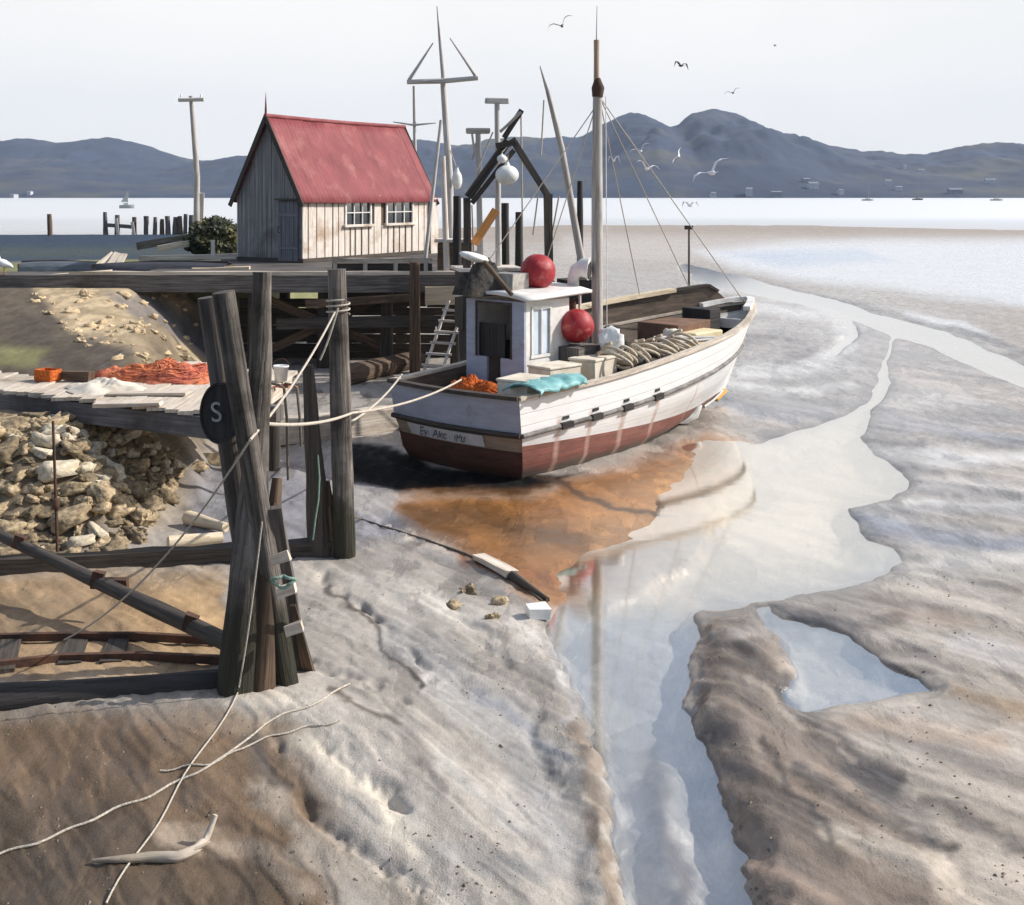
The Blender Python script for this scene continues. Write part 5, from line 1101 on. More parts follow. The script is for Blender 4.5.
rows = [[Vector((s, y, ZT + .05 + .10 * (1 - ((y - .71) / .92) ** 2) + .03 * (s - R0))) for y in np.linspace(WP + .18, WS_ - .2, 9)] for s in np.linspace(R0, R1, 8)]
rf_.grid(rows); rfo = rf_.build('roof', white_paint, whp, solid=.06)
for y in (1.3, .0):
    m = MB(); m.tube([(R1 - .1, y, 1.35), (R1 - .1, y, ZT + .05)], .03, 8); m.build('roof_post', white_paint, whp)
m = MB(); m.tube([(3.55, .35, 1.6), (3.6, .2, 2.5), (3.5, .1, 2.95)], [.12, .12, .1], 10); m.build('exhaust_pipe', rust_m, whp)
# mast, rigging
MS = 4.25
def MP(px, py): # point on the mast plane seen at that bearing
    base = BW(MS, 0, 0); return PY(px, py, base.y)
def BL(p): return Rb.inverted() @ (Vector(p) - BOAT0)
m = MB(); m.tube([Vector((MS, .0, 1.2)), BL(MP(597, 180)), BL(MP(597.5, 84))], [.12, .115, .095], 12, rough=.04, sub=4); ms = m.build('mast', mast_m, boat)
m = MB(); m.tube([BL(MP(597.5, 97)), BL(MP(598, 88)), BL(MP(597.5, 78))], [.115, .14, .06], 10); m.build('mast_cap', rust_m, ms)
m = MB(); m.tube([BL(MP(596.5, 84)), BL(MP(596.5, 56)), BL(MP(596.5, 40))], [.06, .055, .06], 8); m.build('topmast', M('varnished_spar', C(190, 164, 136), C(150, 128, 108), 'UV', (18, 1, 1), .5, .1), ms)
m = MB(); m.tube([BL(MP(596.5, 42)), BL(MP(597, 6))], [.016, .006], 6); m.build('whip_aerial', spar_pale, ms)
hound = BL(MP(599, 96)); low = BL(MP(596, 106))
for tgt, r in ((HP('g', .73, 1, .05, rise(.73)), .012), (HP('g', .86, 1, .05, rise(.86)), .012), (HP('g', .37, 1, .02, .05), .011), (Vector((1.75, 1.4, 3.1)), .011), (HP('g', .975, 0), .012)):
    m = MB(); m.tube([hound if tgt.x > 4.5 else low, tgt], r, 6); m.build('stay', rope_pale, ms)
m = MB(); m.tube([hound + Vector((.1, -.1, 0)), Vector((MS + .12, -.16, 1.6))], .009, 6); m.build('halyard', float_white, ms)
# things standing on the wheelhouse roof and deck
def Bthing(s, y, z): return BW(s, y, z)
float_ball('buoy', BW(2.95, .52, ZT + .15 + .36), .36, red_buoy, 'big red round buoy resting on the wheelhouse roof', 'buoy', 'red buoys on the boat').rotation_euler = (-1.0, .5, 0)
p = BW(3.75, -.72, 0); p = PY(577, 326, p.y); float_ball('buoy', p, .345, red_buoy, 'big red round buoy lying on the deck at the mast foot', 'buoy', 'red buoys on the boat').rotation_euler = (-1.3, -.6, 0)
m = MB(); c = PY(577, 345, p.y); m.box(Vector((0, 0, -.28)), (.8, .7, .55), HEAD, jit=.01); o = m.build('hatch_box', wood_gray, at=c); setp(o, 'grey hatch box under the lower red buoy', 'box')
m = MB(); c = PY(611, 341, p.y - .15); m.ball((0, 0, 0), (.24, .2, .25), 16, 10, .5, 2.2, pw=.6); setp(m.build('white_sack', float_white, at=c), 'crumpled white sack beside the lower red buoy', 'sack')
c = BW(2.0, 1.15, ZT + .30); hp = heap('dark_tarpaulin', c + Vector((0, 0, -.22)), (1.0, 1.0, .62), cloth_dark, 'dark bundled tarpaulin on the port side of the wheelhouse roof', 'tarpaulin', .4, 3)
c = PY(474, 257, 23.6); m = MB(); m.ball((0, 0, 0), (.30, .22, .09), 18, 10, .15, 1.5); o = m.build('white_fender', float_white, at=c); o.rotation_euler = (0, .25, 0); setp(o, 'flat white fender lying on top of the dark roof tarpaulin', 'fender')
c = BW(2.35, .78, ZT + .33); m = MB(); m.box((0, 0, 0), (.5, .62, .34), HEAD, jit=.012); o = m.build('roof_box', metal_gray, at=c); setp(o, 'grey metal box on the wheelhouse roof next to the red buoy', 'box')
a, b_ = PY(484, 262, 23.0), PY(512, 295, 22.7); m = MB(); m.tube([a, b_], [.055, .045], 8, rough=.1, sub=4); setp(m.build('boat_hook', wood_brown, loc=a), 'weathered boat hook shaft leaning over the wheelhouse roof edge', 'pole')
# white cowl vent
c = BW(3.8, .28, 3.12); cv = empty('cowl_vent', c, 0, 'white cowl ventilator at the front of the wheelhouse roof', 'vent')
m = MB(); m.tube([(0, 0, 0), (0, 0, .25), (.05, -.02, .38), (.2, -.06, .45), (.32, -.09, .44)], [.12, .12, .15, .2, .24], 14); m.build('cowl', white_paint, cv)
m = MB(); m.tube([(.315, -.089, .44), (.33, -.093, .44)], [.215, .2], 14); m.build('mouth', wood_black, cv)
c = BW(4.75, .3, 1.35); wn_ = empty('winch', c, HEAD, 'dark iron winch on deck just ahead of the mast', 'winch')
m = MB(); m.tube([(0, -.45, .35), (0, .45, .35)], [.2, .2], 14); m.build('drum', rust_m, wn_)
for y in (-.47, .47): 
    m = MB(); m.tube([(0, y - .02, .35), (0, y + .02, .35)], .34, 18, smooth=False); m.build('flange', wood_black, wn_)
    m = MB(); m.beam((-.2, y * 1.1, -.05), (0, y * 1.1, .4), .07, .1); m.beam((.2, y * 1.1, -.05), (0, y * 1.1, .4), .07, .1); m.build('leg', wood_black, wn_)
c = BW(5.5, .75, 1.32); heap('dark_net', c, (2.6, 1.2, .75), cloth_dark, 'dark heap of net along the inside of the high washboard', 'fishing net', .4, 2.2, rz=HEAD, strands=90)
# rope pile
c = BW(4.6, -1.05, 1.5); rc = empty('rope_pile', c, HEAD, 'big pile of cream rope coiled along the starboard deck', 'rope pile')
m = MB()
m2 = heap('x_', Vector((0, 0, -.12)), (3.0, 1.0, .42), cloth_dark, None, None, .25, 2); m2.name = 'netting'; m2.parent = rc
for k in range(8):
    r0 = random.uniform(.30, .42); x0 = -1.25 + k * .36; y0 = random.uniform(-.08, .1); pts = []
    tl = random.uniform(.5, 1.0); az = random.uniform(-.5, .5)
    for i in range(64):
        a = i / 63 * 2 * math.pi * random.choice((2.5, 2.5)); rr_ = r0 * (1 - .004 * i) + .02 * math.sin(i * .7)
        p_ = Vector((rr_ * math.cos(a) * .8, rr_ * math.sin(a), 0)); p_.rotate(Matrix.Rotation(tl, 3, 'Y')); p_.rotate(Matrix.Rotation(az, 3, 'Z'))
        pts.append(p_ + Vector((x0 + .02 * i / 8, y0, .26 + .004 * i)))
    m = MB(); m.tube(pts, .034, 7); m.build('coil', rope_cream, rc)
# teal tarpaulin and cream fish boxes by the starboard quarter
p = BW(1.0, -1.40, 1.74); rows = []
for i in range(15):
    s = .12 + 1.35 * i / 14; row = []
    for j, (y, z) in enumerate(((-1.0, 1.70), (-1.25, 1.80), (-1.48, 1.84), (-1.64, 1.83), (-1.80, 1.76), (-1.84, 1.70))):
        row.append(BW(s + .06 * math.sin(j * 2 + i), y + .03 * math.sin(i * 1.3 + j) - .06 * s / 3 + .02, z + .03 * math.sin(i * 1.7 + j * .8) + .03 * (s - 1.2) - (.02 if i in (0, 14) else 0)))
    rows.append(row)
m = MB(); m.grid(rows); setp(m.build('teal_sheet', teal_m, loc=p, solid=.03), 'teal tarpaulin folded over the starboard rail aft', 'tarpaulin')
def fish_box(c, rz, size, label, tilt=0):
    r = empty('fish_box', c, rz, label, 'box', 'cream fish boxes'); r.rotation_euler = (tilt, 0, rz); x, y, z = size
    m = MB(); m.box((0, 0, .015), (x, y, .03)); m.build('base', canvas_m, r)
    for dx, dy, sx_, sy_ in ((0, y / 2, x + .03, .03), (0, -y / 2, x + .03, .03), (x / 2, 0, .03, y - .03), (-x / 2, 0, .03, y - .03)):
        m = MB(); m.box((dx, dy, z / 2 + .02), (sx_, sy_, z)); m.build('side', canvas_m, r, bevel=.008)
    m = MB(); m.box((0, 0, z + .05), (x + .07, y + .07, .05)); m.build('lid', canvas_m, r, bevel=.015)
fish_box(BW(.75, -.95, 1.12), HEAD + .15, (.75, .6, .62), 'cream fish box at the starboard quarter, nearest the stern')
fish_box(BW(1.0, -1.0, 1.80), HEAD + .3, (.6, .5, .16), 'shallow cream fish box stacked on the quarter box') if False else None
fish_box(BW(2.05, -.62, 1.18), HEAD - .1, (.8, .55, .62), 'cream fish box beside the wheelhouse wall')
fish_box(BW(3.1, -.75, 1.25), HEAD + .1, (.8, .55, .60), 'cream fish box between wheelhouse and lower red buoy')
c = BW(.95, .45, 1.05); heap('orange_net', c, (.95, 2.1, .55), orange_net, 'heap of bright orange net behind the transom', 'fishing net', .25, 3.0, rz=HEAD, strands=90)
# forward gear
c = BW(7.3, .1, 1.45); m = MB(); m.box((0, 0, .38), (1.35, 1.1, .8), HEAD, jit=.02); setp(m.build('fore_hatch', M('brown_hatch_paint', C(140, 106, 84, .85), C(104, 80, 66, .85), 'Object', (3, 3, 3), .8, .2), at=c, bevel=.02), 'brown hatch housing on the foredeck', 'hatch')
c = BW(7.2, -.65, 1.72); m = MB(); m.box((0, 0, .14), (.95, .5, .4), HEAD - .1, jit=.015); setp(m.build('cream_bin', M('cream_bin_plastic', C(232, 216, 176), C(214, 196, 156), 'Object', (3, 3, 3), .6, .1), at=c, bevel=.03), 'cream plastic bin in front of the brown hatch', 'bin')
c = BW(6.3, -.55, 1.55); m = MB(); m.ball((0, 0, .28), (.22, .2, .34), 14, 10, .5, 2, pw=.7); setp(m.build('canvas_bag', canvas_m, at=c), 'pale canvas bag slumped on deck left of the cream bin', 'bag')
c = BW(8.55, .15, 1.7); m = MB(); m.box((0, 0, .3), (.5, .75, .85), HEAD, jit=.01); setp(m.build('anchor_locker', wood_black, at=c, bevel=.02), 'black upright locker just behind the white bow rail', 'locker')
a, b_ = BW(5.5, -.55, 2.05), BW(6.9, -1.22, 1.98); m = MB(); m.tube([a, b_], .04, 8); m.tube([a + Vector((.1, -.05, -.12)), b_ + Vector((.05, 0, -.03))], .035, 8); setp(m.build('spare_spars', spar_pale, loc=a), 'pair of grey spars sloping down to the starboard rail', 'spars')
# white float under the bow
c = G(690, 425); m = MB(); m.tube([c + Vector((-.28, -.1, .10)), c + Vector((-.1, 0, .13)), c + Vector((.12, .06, .22)), c + Vector((.24, .1, .42))], [.06, .11, .10, .05], 10); setp(m.build('white_fender', float_white, loc=c), 'bent white fender lying on the silt under the bow', 'fender')
# mooring ropes
a = BW(.5, .35, 1.66); b_ = PY(352, 413, b4.y - .1)
rope(sag(a, PY(352, 413, b4.y + .15), .10) + sag(PY(352, 413, b4.y + .15), PY(268, 424, b3.y + .2), .06)[1:], .019, 'pale mooring rope from the stern past the tallest pile to the front piles')
a = PY(384, 384, 22.6)
rope(sag(BW(.05, 1.45, 1.7), PY(345, 425, b4.y + .2), .1), .018, 'thin stern line slanting from the port corner of the transom to the tallest pile')

# ------------------------------------------------------------------ dark trawler behind
TW0 = Vector((1.75, 31.2, 0)); TH = math.radians(12)
tw = empty('trawler', TW0, TH, 'dark trawler with a wooden gantry lying behind the white boat', 'boat')
Rt = Matrix.Rotation(TH, 3, 'Z')
def TL(p): return Rt.inverted() @ (Vector(p) - TW0)
m = MB(); rows = []
for l, (k, z) in enumerate(((.15, .1), (.7, .35), (.93, .9), (1.0, 1.95))):
    row = []
    for i in range(33):
        a = i / 32; s = -3.0 + (5.2 + .5 * l / 3) * a; hb = 1.25 * (1 - max(0, (a - .55) / .45) ** 2.2) * (1 - .15 * (1 - a) ** 3)
        row.append(Vector((s, -hb * k, z + .35 * (a - .4) ** 2 * (l / 3))))
    rows.append(row)
m.grid(rows); m.grid([[Vector((p.x, -p.y, p.z)) for p in r] for r in rows]); m.grid([[rows[l][0], Vector((rows[l][0].x, -rows[l][0].y, rows[l][0].z))] for l in range(4)])
m.build('hull', M('dark_hull_paint', C(64, 60, 58), C(44, 42, 42), 'Object', (3, 3, 6), .6, .2), tw)
m = MB(); m.grid([[Vector((p.x, p.y * .97, 1.5)) for p in rows[3]], [Vector((p.x, -p.y * .97, 1.5)) for p in rows[3]]]); m.build('deck', deck_m, tw)
for sd_ in (1, -1):
    m = MB(); m.tube([Vector((p.x, p.y * sd_, p.z + .02)) for p in rows[3]], .06, 8); m.build('cap_rail', wood_dark, tw)
gan = MB(); gw = lambda pts, r, Y=31.0: [TL(PY(x, y, Y)) for x, y in pts]
def gbeam(x0, y0, x1, y1, wd, ht, nm, mat=wood_dark, Y=31.0): m = MB(); m.beam(TL(PY(x0, y0, Y)), TL(PY(x1, y1, Y)), wd, ht, up=(0, 1, 0), jit=.008, seg=4); return m.build(nm, mat, tw)
gbeam(467, 198, 467, 306, .17, .17, 'gantry_leg'); gbeam(548, 194, 549, 306, .19, .19, 'gantry_leg')
gbeam(468, 197, 508, 141, .20, .16, 'gantry_rafter'); gbeam(472, 203, 514, 150, .12, .10, 'gantry_rafter', Y=30.8); gbeam(512, 139, 548, 196, .15, .15, 'gantry_rafter')
gbeam(496, 146, 516, 142, .15, .12, 'gantry_cap', Y=30.85); gbeam(504, 138, 522, 110, .13, .12, 'gantry_arm'); gbeam(500, 132, 521, 112, .07, .06, 'gantry_arm', mast_m, 30.7)
for x0, y0, x1, y1 in ((521, 112, 523, 262), (472, 205, 474, 262), (544, 100, 541, 155), (538, 196, 533, 235), (559, 196, 551, 240), (493, 132, 476, 172)): m = MB(); m.tube([TL(PY(x0, y0, 31.1)), TL(PY(x1, y1, 31.1))], .022, 6); m.build('stay', rope_pale, tw)
m = MB(); m.tube([TL(PY(540, 66, 31.6)), TL(PY(548, 92, 31.6)), TL(PY(562, 150, 31.6)), TL(PY(590, 310, 31.6))], [.015, .06, .085, .11], 9); m.build('derrick', mast_m, tw)
for (x, y, xb, yb) in ((497, 101, 499, 300), (478, 131, 481, 300)):
    m = MB(); m.tube([TL(PY(x, y, 31.9)), TL(PY(xb, yb, 31.9))], [.07, .09], 8); rp_ = m.build('radar_post', spar_pale, tw)
    m = MB(); c = TL(PY(x, y, 31.9)); m.beam(c + Vector((-.32, 0, 0)), c + Vector((.32, 0, 0)), .16, .15, jit=.01); m.build('radar_scanner', mast_m if y > 120 else spar_pale, rp_, bevel=.03)
m = MB(); m.tube([TL(PY(475, 156, 31.8)), TL(PY(472, 134, 31.8))], .03, 6); m.tube([TL(PY(472, 160, 31.8)), TL(PY(478, 134, 31.8))], .02, 6); m.build('brace', spar_pale, tw)
cb = MB(); c = TL(PY(487, 262, 31.5)); c.z = 2.55; cb.box((c.x, c.y, 2.25), (1.5, 1.3, 1.5), jit=.01); cbo = cb.build('cabin', wood_dark, tw)
m = MB(); m.box((c.x, c.y, 3.05), (1.7, 1.5, .08)); m.build('roof', white_board, cbo)
m = MB(); m.box((c.x + 1.6, c.y - .1, 2.0), (1.3, 1.1, 1.0), jit=.02); m.build('net_drum_house', wood_brown, tw)
m = MB(); c2 = TL(PY(578, 285, 31.2)); m.box((c2.x, c2.y, 2.15), (.9, .8, 1.3), jit=.02); m.build('winch_house', wood_black, tw)
for px, py, r, g_ in ((507, 172, .30, None), (502, 156, .13, None)):
    float_ball('float', PY(px, py + 3, 30.7), r, float_white, 'large white float hung in the gantry' if r > .2 else 'little white float hung just above the large gantry float', 'float', hang=PY(512, 142, 30.9), rz=(1, 1, .85))
a, b_ = PY(474, 244, 30.6), PY(496, 210, 30.9); m = MB(); m.beam(a, b_, .22, .05, up=(0, 1, 0)); setp(m.build('orange_board', wood_orange, loc=a), 'orange board leaning up between the gantry legs', 'board')
c = PY(532, 262, 30.4); c.z = 1.6; heap('dark_net', c, (2.0, 1.0, 1.55), cloth_dark, 'tall dark heap of net under the gantry of the trawler', 'fishing net', .3, 2)
for px, pt, pb, Y, r, lb2 in ((505, 203, 300, 33.5, .13, 'dark mooring pile under the apex of the gantry'), (519, 212, 300, 33.0, .13, 'shorter rounded mooring pile right of the gantry apex'), (580, 181, 300, 33.0, .10, 'tall thin dark pile just left of the boat mast'), (457, 196, 280, 34.6, .14, 'dark pile at the wharf end beside the brown locker')):
    x_ = (px - U0) / F * Y; base = Vector((x_, Y, min(0, hz(x_, Y)))); pile('mooring_pile', base, PY(px, pt, Y), r * 1.05, r * .8, lb2, wood_black, rough=.15, sub=6)

# ------------------------------------------------------------------ left shore
pb_ = PY(196, 240, 60); pz = hz(pb_.x, pb_.y); pb_.z = pz
up = empty('utility_pole', pb_, 0, 'tall leaning power pole with one crossarm beyond the shed', 'pole')
rod([(pb_.x, pb_.y, pz - .3), PY(197, 175, 60), PY(191, 96, 60)], [.17, .15, .11]).build('pole', mast_m, up)
rod([PY(178.5, 100, 59.85), PY(204, 99.5, 59.85)], [.10, .10]).build('crossarm', spar_pale, up)
for px in (181, 201): m = WB(); c = PY(px, 97, 59.85); m.tube([c, c + Vector((0, 0, .14))], [.05, .03], 8); m.build('insulator', float_white, up)
c = PY(202, 236, 57); c.z = hz(c.x, c.y); m = MB(); m.beam(c, PY(202, 193, 57), .2, .12, jit=.02, seg=3); setp(m.build('white_post', white_board, loc=c), 'stout white post at the foot of the power pole', 'post')
# bush
def bush(c, size, nleaf, label, cat='bush'):
    root = empty('bush', c, 0, label, cat); lm = M('bush_leaves', C(70, 76, 48), C(34, 38, 30), 'Object', (3, 3, 3), .7, 0, lo=.4, hi=.6, c3=C(120, 116, 74), c3amt=.25, big=1.4)
    m = MB()
    for i in range(nleaf):
        d = Vector((random.gauss(0, 1), random.gauss(0, 1), random.gauss(0, 1))).normalized(); k = random.random() ** .4
        lump = 1 + .35 * mnoise.noise(d * 2.2 + Vector((5, 0, 0)))
        p_ = Vector((d.x * size[0] / 2 * k * lump, d.y * size[1] / 2 * k * lump, size[2] / 2 + d.z * size[2] / 2 * k * lump))
        if p_.z < 0: p_.z = abs(p_.z) * .4
        a = Vector((random.gauss(0, 1), random.gauss(0, 1), random.gauss(0, 1))).normalized(); b__ = a.orthogonal().normalized(); l = random.uniform(.07, .15)
        m.add([p_ - a * l, p_ + b__ * l * .45, p_ + a * l, p_ - b__ * l * .45], [(0, 1, 2, 3)])
    m.build('leaves', lm, root)
    for k in range(7):
        a = k * .9; m = MB(); m.tube([(0.2 * math.cos(a), .2 * math.sin(a), -.2), (size[0] * .22 * math.cos(a), size[1] * .22 * math.sin(a), size[2] * .4), (size[0] * .38 * math.cos(a), size[1] * .38 * math.sin(a), size[2] * .8)], [.05, .035, .012], 6); m.build('stem', wood_dark, root)
    return root
c = PY(215, 252, 47.5); c.z = hz(c.x, c.y) - .1; bush(c, (2.3, 2.2, 1.75), 5200, 'dense dark bush against the back corner of the shed')
# old fence posts along the spit
FP = [(50, 214, 236, 143)] + [(px, pt, 234, 148) for px, pt in ((106, 212), (117, 215), (134, 217), (146, 216), (155, 217), (162, 219), (168, 216), (175, 217), (180, 216), (185, 214), (191, 215))]
for i, (px, pt, pb2, Y) in enumerate(FP):
    x_ = (px - U0) / F * Y; z_ = hz(x_, Y); m = MB(); m.tube([Vector((x_, Y, z_ - .4)), PY(px + random.uniform(-1, 1), pt, Y)], [random.uniform(.28, .42), random.uniform(.22, .32)], 8, rough=.25, sub=4)
    setp(m.build('fence_post', wood_gray if i % 3 else wood_brown, loc=(x_, Y, z_)), 'lone weathered post standing apart in the shallows at far left' if i == 0 else ('weathered stub post in the old line along the spit'), 'post', 'old posts along the spit')
a, b_ = PY(106, 225, 147.4), PY(134, 227, 147.4); m = MB(); m.beam(a, b_, .2, .45, jit=.02, seg=3); setp(m.build('fence_rail', wood_gray, loc=a), 'broken rail joining the first posts of the old line', 'rail')
for k, (px, py, pt, pxt) in enumerate(((118, 232, 218, 116), (134, 233, 222, 132))):
    a = PY(px, py, 146); a.z = hz(a.x, a.y); m = MB(); m.beam(a, PY(pxt, pt, 146), .34, .1, up=(0, 1, 0)); setp(m.build('white_plank', white_board, loc=a), ('taller' if k == 0 else 'shorter') + ' white plank propped against the old posts', 'plank')
# stacked and scattered timbers beyond the wharf edge
def timber(px0, py0, px1, py1, Y, wd, ht, mat, label, name='timber', dz=0):
    a, b_ = PY(px0, py0, Y), PY(px1, py1, Y + .2); m = MB(); m.beam(a, b_, wd, ht, jit=.012, seg=3); return setp(m.build(name, mat, loc=a), label, 'timber')
timber(140, 258, 237, 256, 41.5, .3, .16, wood_pale, 'upper long bleached timber left of the shed'); timber(126, 264, 220, 262, 39.5, .3, .14, wood_pale, 'second bleached timber below the longest one')
timber(192, 271, 250, 269, 36.6, .3, .16, wood_cream, 'cream timber end lying close under the shed corner')
timber(8, 279, 110, 273, 34.5, .6, .14, wood_cream, 'long cream plank lying on the wharf edge at far left'); timber(110, 274, 235, 275, 34.6, .4, .10, wood_pale, 'thin pale plank continuing along the wharf edge')
timber(158, 249, 190, 243, 47, .4, .25, wood_pale, 'short white plank on the grass before the bush'); timber(138, 246, 196, 236, 49, .5, .3, wood_gray, 'grey log on the grass behind the short white plank', 'log')
for k, (x0, y0, x1, y1) in enumerate(((96, 268, 114, 254), (108, 268, 118, 253), (117, 268, 124, 254))):
    m = MB(); a, b_ = PY(x0, y0, 38.2), PY(x1, y1, 38.8); m.beam(a, b_, .22, .05, up=(0, 1, 0)); setp(m.build('propped_plank', wood_pale, loc=a), ('lowest lying', 'middle', 'most upright')[k] + ' of three pale planks propped on the upturned dinghy', 'plank')
m = MB(); a = PY(213, 255, 40); m.beam(PY(213, 256, 41), PY(213, 240, 41), .12, .1); setp(m.build('white_stake', white_board, loc=a), 'short white stake in front of the dark bush', 'stake')
def dinghy(c, L_, B, H, rz, label, mat):
    r = empty('dinghy', c, rz, label, 'dinghy'); m = MB(); rows = []
    for k in range(9):
        t_ = -1 + k / 4; row = []
        for i in range(25):
            a = i / 24; s = -L_ / 2 + L_ * a; hb = B / 2 * (1 - max(0, (a - .5) / .5) ** 2.4) * (1 - .2 * (1 - a)); ang = t_ * math.pi / 2
            row.append((s, hb * math.sin(ang), H * math.cos(ang) ** .7 * (1 - .25 * (a - .4) ** 2 * 2) if abs(t_) < 1 else 0))
        rows.append(row)
    m.grid(rows); m.build('hull', mat, r); m = MB(); m.tube([(-L_ / 2, 0, H * .98), (0, 0, H * 1.02), (L_ / 2, 0, H * .78)], .04, 6); m.build('keel', wood_dark, r); m = MB(); m.box((-L_ / 2, 0, H * .42), (.04, B * .72, H * .8)); m.build('transom', wood_dark, r); return r
dk_m = M('dinghy_dark_paint', C(62, 62, 70), C(44, 44, 50), 'Object', (2, 8, 8), .6, .2)
c = PY(160, 273, 37.6); c.z = hz(c.x, c.y); dinghy(c, 4.4, 1.6, .55, math.radians(176), 'larger dark upturned dinghy on the grass behind the wharf edge', dk_m)
c = PY(62, 270, 40.5); c.z = hz(c.x, c.y); dinghy(c, 2.6, 1.2, .38, math.radians(8), 'smaller grey upturned dinghy left of the larger dark one', M('dinghy_grey_paint', C(96, 104, 112), C(70, 76, 84), 'Object', (2, 8, 8), .6, .2))

# ------------------------------------------------------------------ birds
def bird(c, span, rz, bank, dihedral, mat, label, group=None, pitch=0, name='gull', flap=.35):
    span *= (1.4 if mat is bird_white else 1.2); r = empty(name, c, 0, label, 'bird', group); r.rotation_euler = (pitch, bank, rz)
    m = MB(); L_ = span * .42
    m.tube([(0, -L_ * .55, 0), (0, -L_ * .42, .0), (0, -L_ * .2, 0), (0, .08 * L_, 0), (0, L_ * .34, .01), (0, L_ * .45, .02), (0, L_ * .5, .015)], [L_ * .03, L_ * .06, L_ * .12, L_ * .13, L_ * .08, L_ * .075, L_ * .02], 10)
    for sd_ in (-1, 1):      # wings grow out of the shoulders
        tip = [(0, .02, 0), (.22, .05, dihedral * .24), (.36, .03, dihedral * .26 - .01), (.5, -.06, dihedral * (.24 - flap * .3))]
        ch = [.22, .21, .17, .02]; rows = []
        for (x, y, z), c_ in zip(tip, ch):
            x, y, z, c_ = x * span, y * span, z * span, c_ * span
            rows.append([(sd_ * x, y + c_ * .5, z), (sd_ * x, y + c_ * .25, z + c_ * .09), (sd_ * x, y - c_ * .2, z + c_ * .05), (sd_ * x, y - c_ * .5, z), (sd_ * x, y - c_ * .2, z - c_ * .0), (sd_ * x, y + c_ * .25, z - c_ * .02), (sd_ * x, y + c_ * .5, z)])
        m.grid(rows)
    m.grid([[(-.03 * span, -L_ * .5, 0), (.03 * span, -L_ * .5, 0)], [(-.07 * span, -L_ * .75, 0), (.07 * span, -L_ * .75, 0)], [(-.07 * span, -L_ * .75, -.004), (.07 * span, -L_ * .75, -.004)], [(-.03 * span, -L_ * .5, -.004), (.03 * span, -L_ * .5, -.004)]])
    m.build('body', mat, r)
    m = MB(); m.tube([(0, L_ * .49, .015), (0, L_ * .6, .008)], [L_ * .022, L_ * .004], 6); m.build('beak', yellow_m, r); return r
gd = 'gulls in flight'
bird(PY(562, 26, 50), 1.0, math.radians(-2), math.radians(-28), .9, bird_dark, 'dark gull flying highest, left of the mast top', gd)
bird(PY(681, 66, 50), .62, math.radians(28), .15, .8, bird_dark, 'dark gull with arched wings high over the round peak', gd, flap=1.4)
bird(PY(733, 93, 60), .75, math.radians(-2), math.radians(-20), .7, bird_dark, 'dark gull gliding just above the tallest peak', gd)
bird(PY(775, 46, 120), .5, 1.0, 0, .9, bird_dark, 'tiny far bird, alone in the upper sky', gd, name='bird')
bird(PY(712, 173, 38), 1.0, math.radians(8), math.radians(-32), .6, bird_white, 'large white gull banking low before the hills', gd)
bird(PY(641, 151, 50), .7, math.radians(-2), math.radians(-25), .8, bird_white, 'white gull just right of the mast, upper of a pair', gd)
bird(PY(647, 169, 48), .75, math.radians(13), math.radians(18), .9, bird_white, 'white gull just right of the mast, lower of a pair', gd)
bird(PY(679, 156, 50), .55, math.radians(-22), math.radians(-60), .7, bird_white, 'small white gull turning on edge between the others', gd)
bird(PY(614, 161, 50), .4, math.radians(18), 0, 1.4, bird_white, 'smallest white gull close beside the mast', gd, flap=1.3)
bird(PY(690, 206, 60), .7, math.radians(23), 0, .9, bird_white, 'pale gull skimming low over the bright water', gd, flap=1.0)
# a gull on the wharf edge
c = PY(4, 276, 34.2); c.z = 2.71
gl_ = empty('gull', c, 0, 'white gull standing on the wharf edge at far left', 'bird')
m = MB(); m.tube([(.26, 0, .20), (.18, 0, .25), (.02, 0, .30), (-.12, 0, .35), (-.17, 0, .43), (-.18, 0, .51), (-.21, 0, .565), (-.24, 0, .56)], [.015, .06, .115, .11, .075, .06, .062, .03], 12, sub=2); m.build('body', bird_white, gl_)
m = MB(); m.tube([(-.25, 0, .56), (-.33, 0, .54)], [.02, .005], 6); m.build('beak', yellow_m, gl_)
for y in (-.04, .04): m = MB(); m.tube([(0, y, .21), (0.01, y, .1), (0, y, .0), (-.06, y, .0)], .012, 6); m.build('leg', yellow_m, gl_)

# ------------------------------------------------------------------ far shore: houses and yachts; channel marker
house_white = M('far_house_wall', C(206, 208, 212), C(186, 188, 192), 'Object', (.3, .3, .3), .7, 0); house_roof = M('far_house_roof', C(140, 144, 152), C(116, 120, 128), 'Object', (.3, .3, .3), .7, 0)
HS = [(713, 195, 8, 4, 'low white'), (749, 192, 10, 6, 'white'), (776, 194, 16, 4, 'long low grey'), (813, 187, 16, 7, 'big bright white'), (806, 181, 12, 4, 'grey'), (840, 192, 8, 4, 'small white'), (888, 184, 10, 6, 'white gabled'), (898, 189, 12, 4, 'low pale'), (904, 167, 6, 3, 'tiny pale'), (921, 172, 10, 4, 'pale'), (955, 192, 22, 5, 'long grey'), (990, 183, 16, 6, 'pale flat'), (14, 196, 8, 3, 'low pale'), (30, 193, 6, 3, 'small pale')]
bpy.context.view_layer.update()
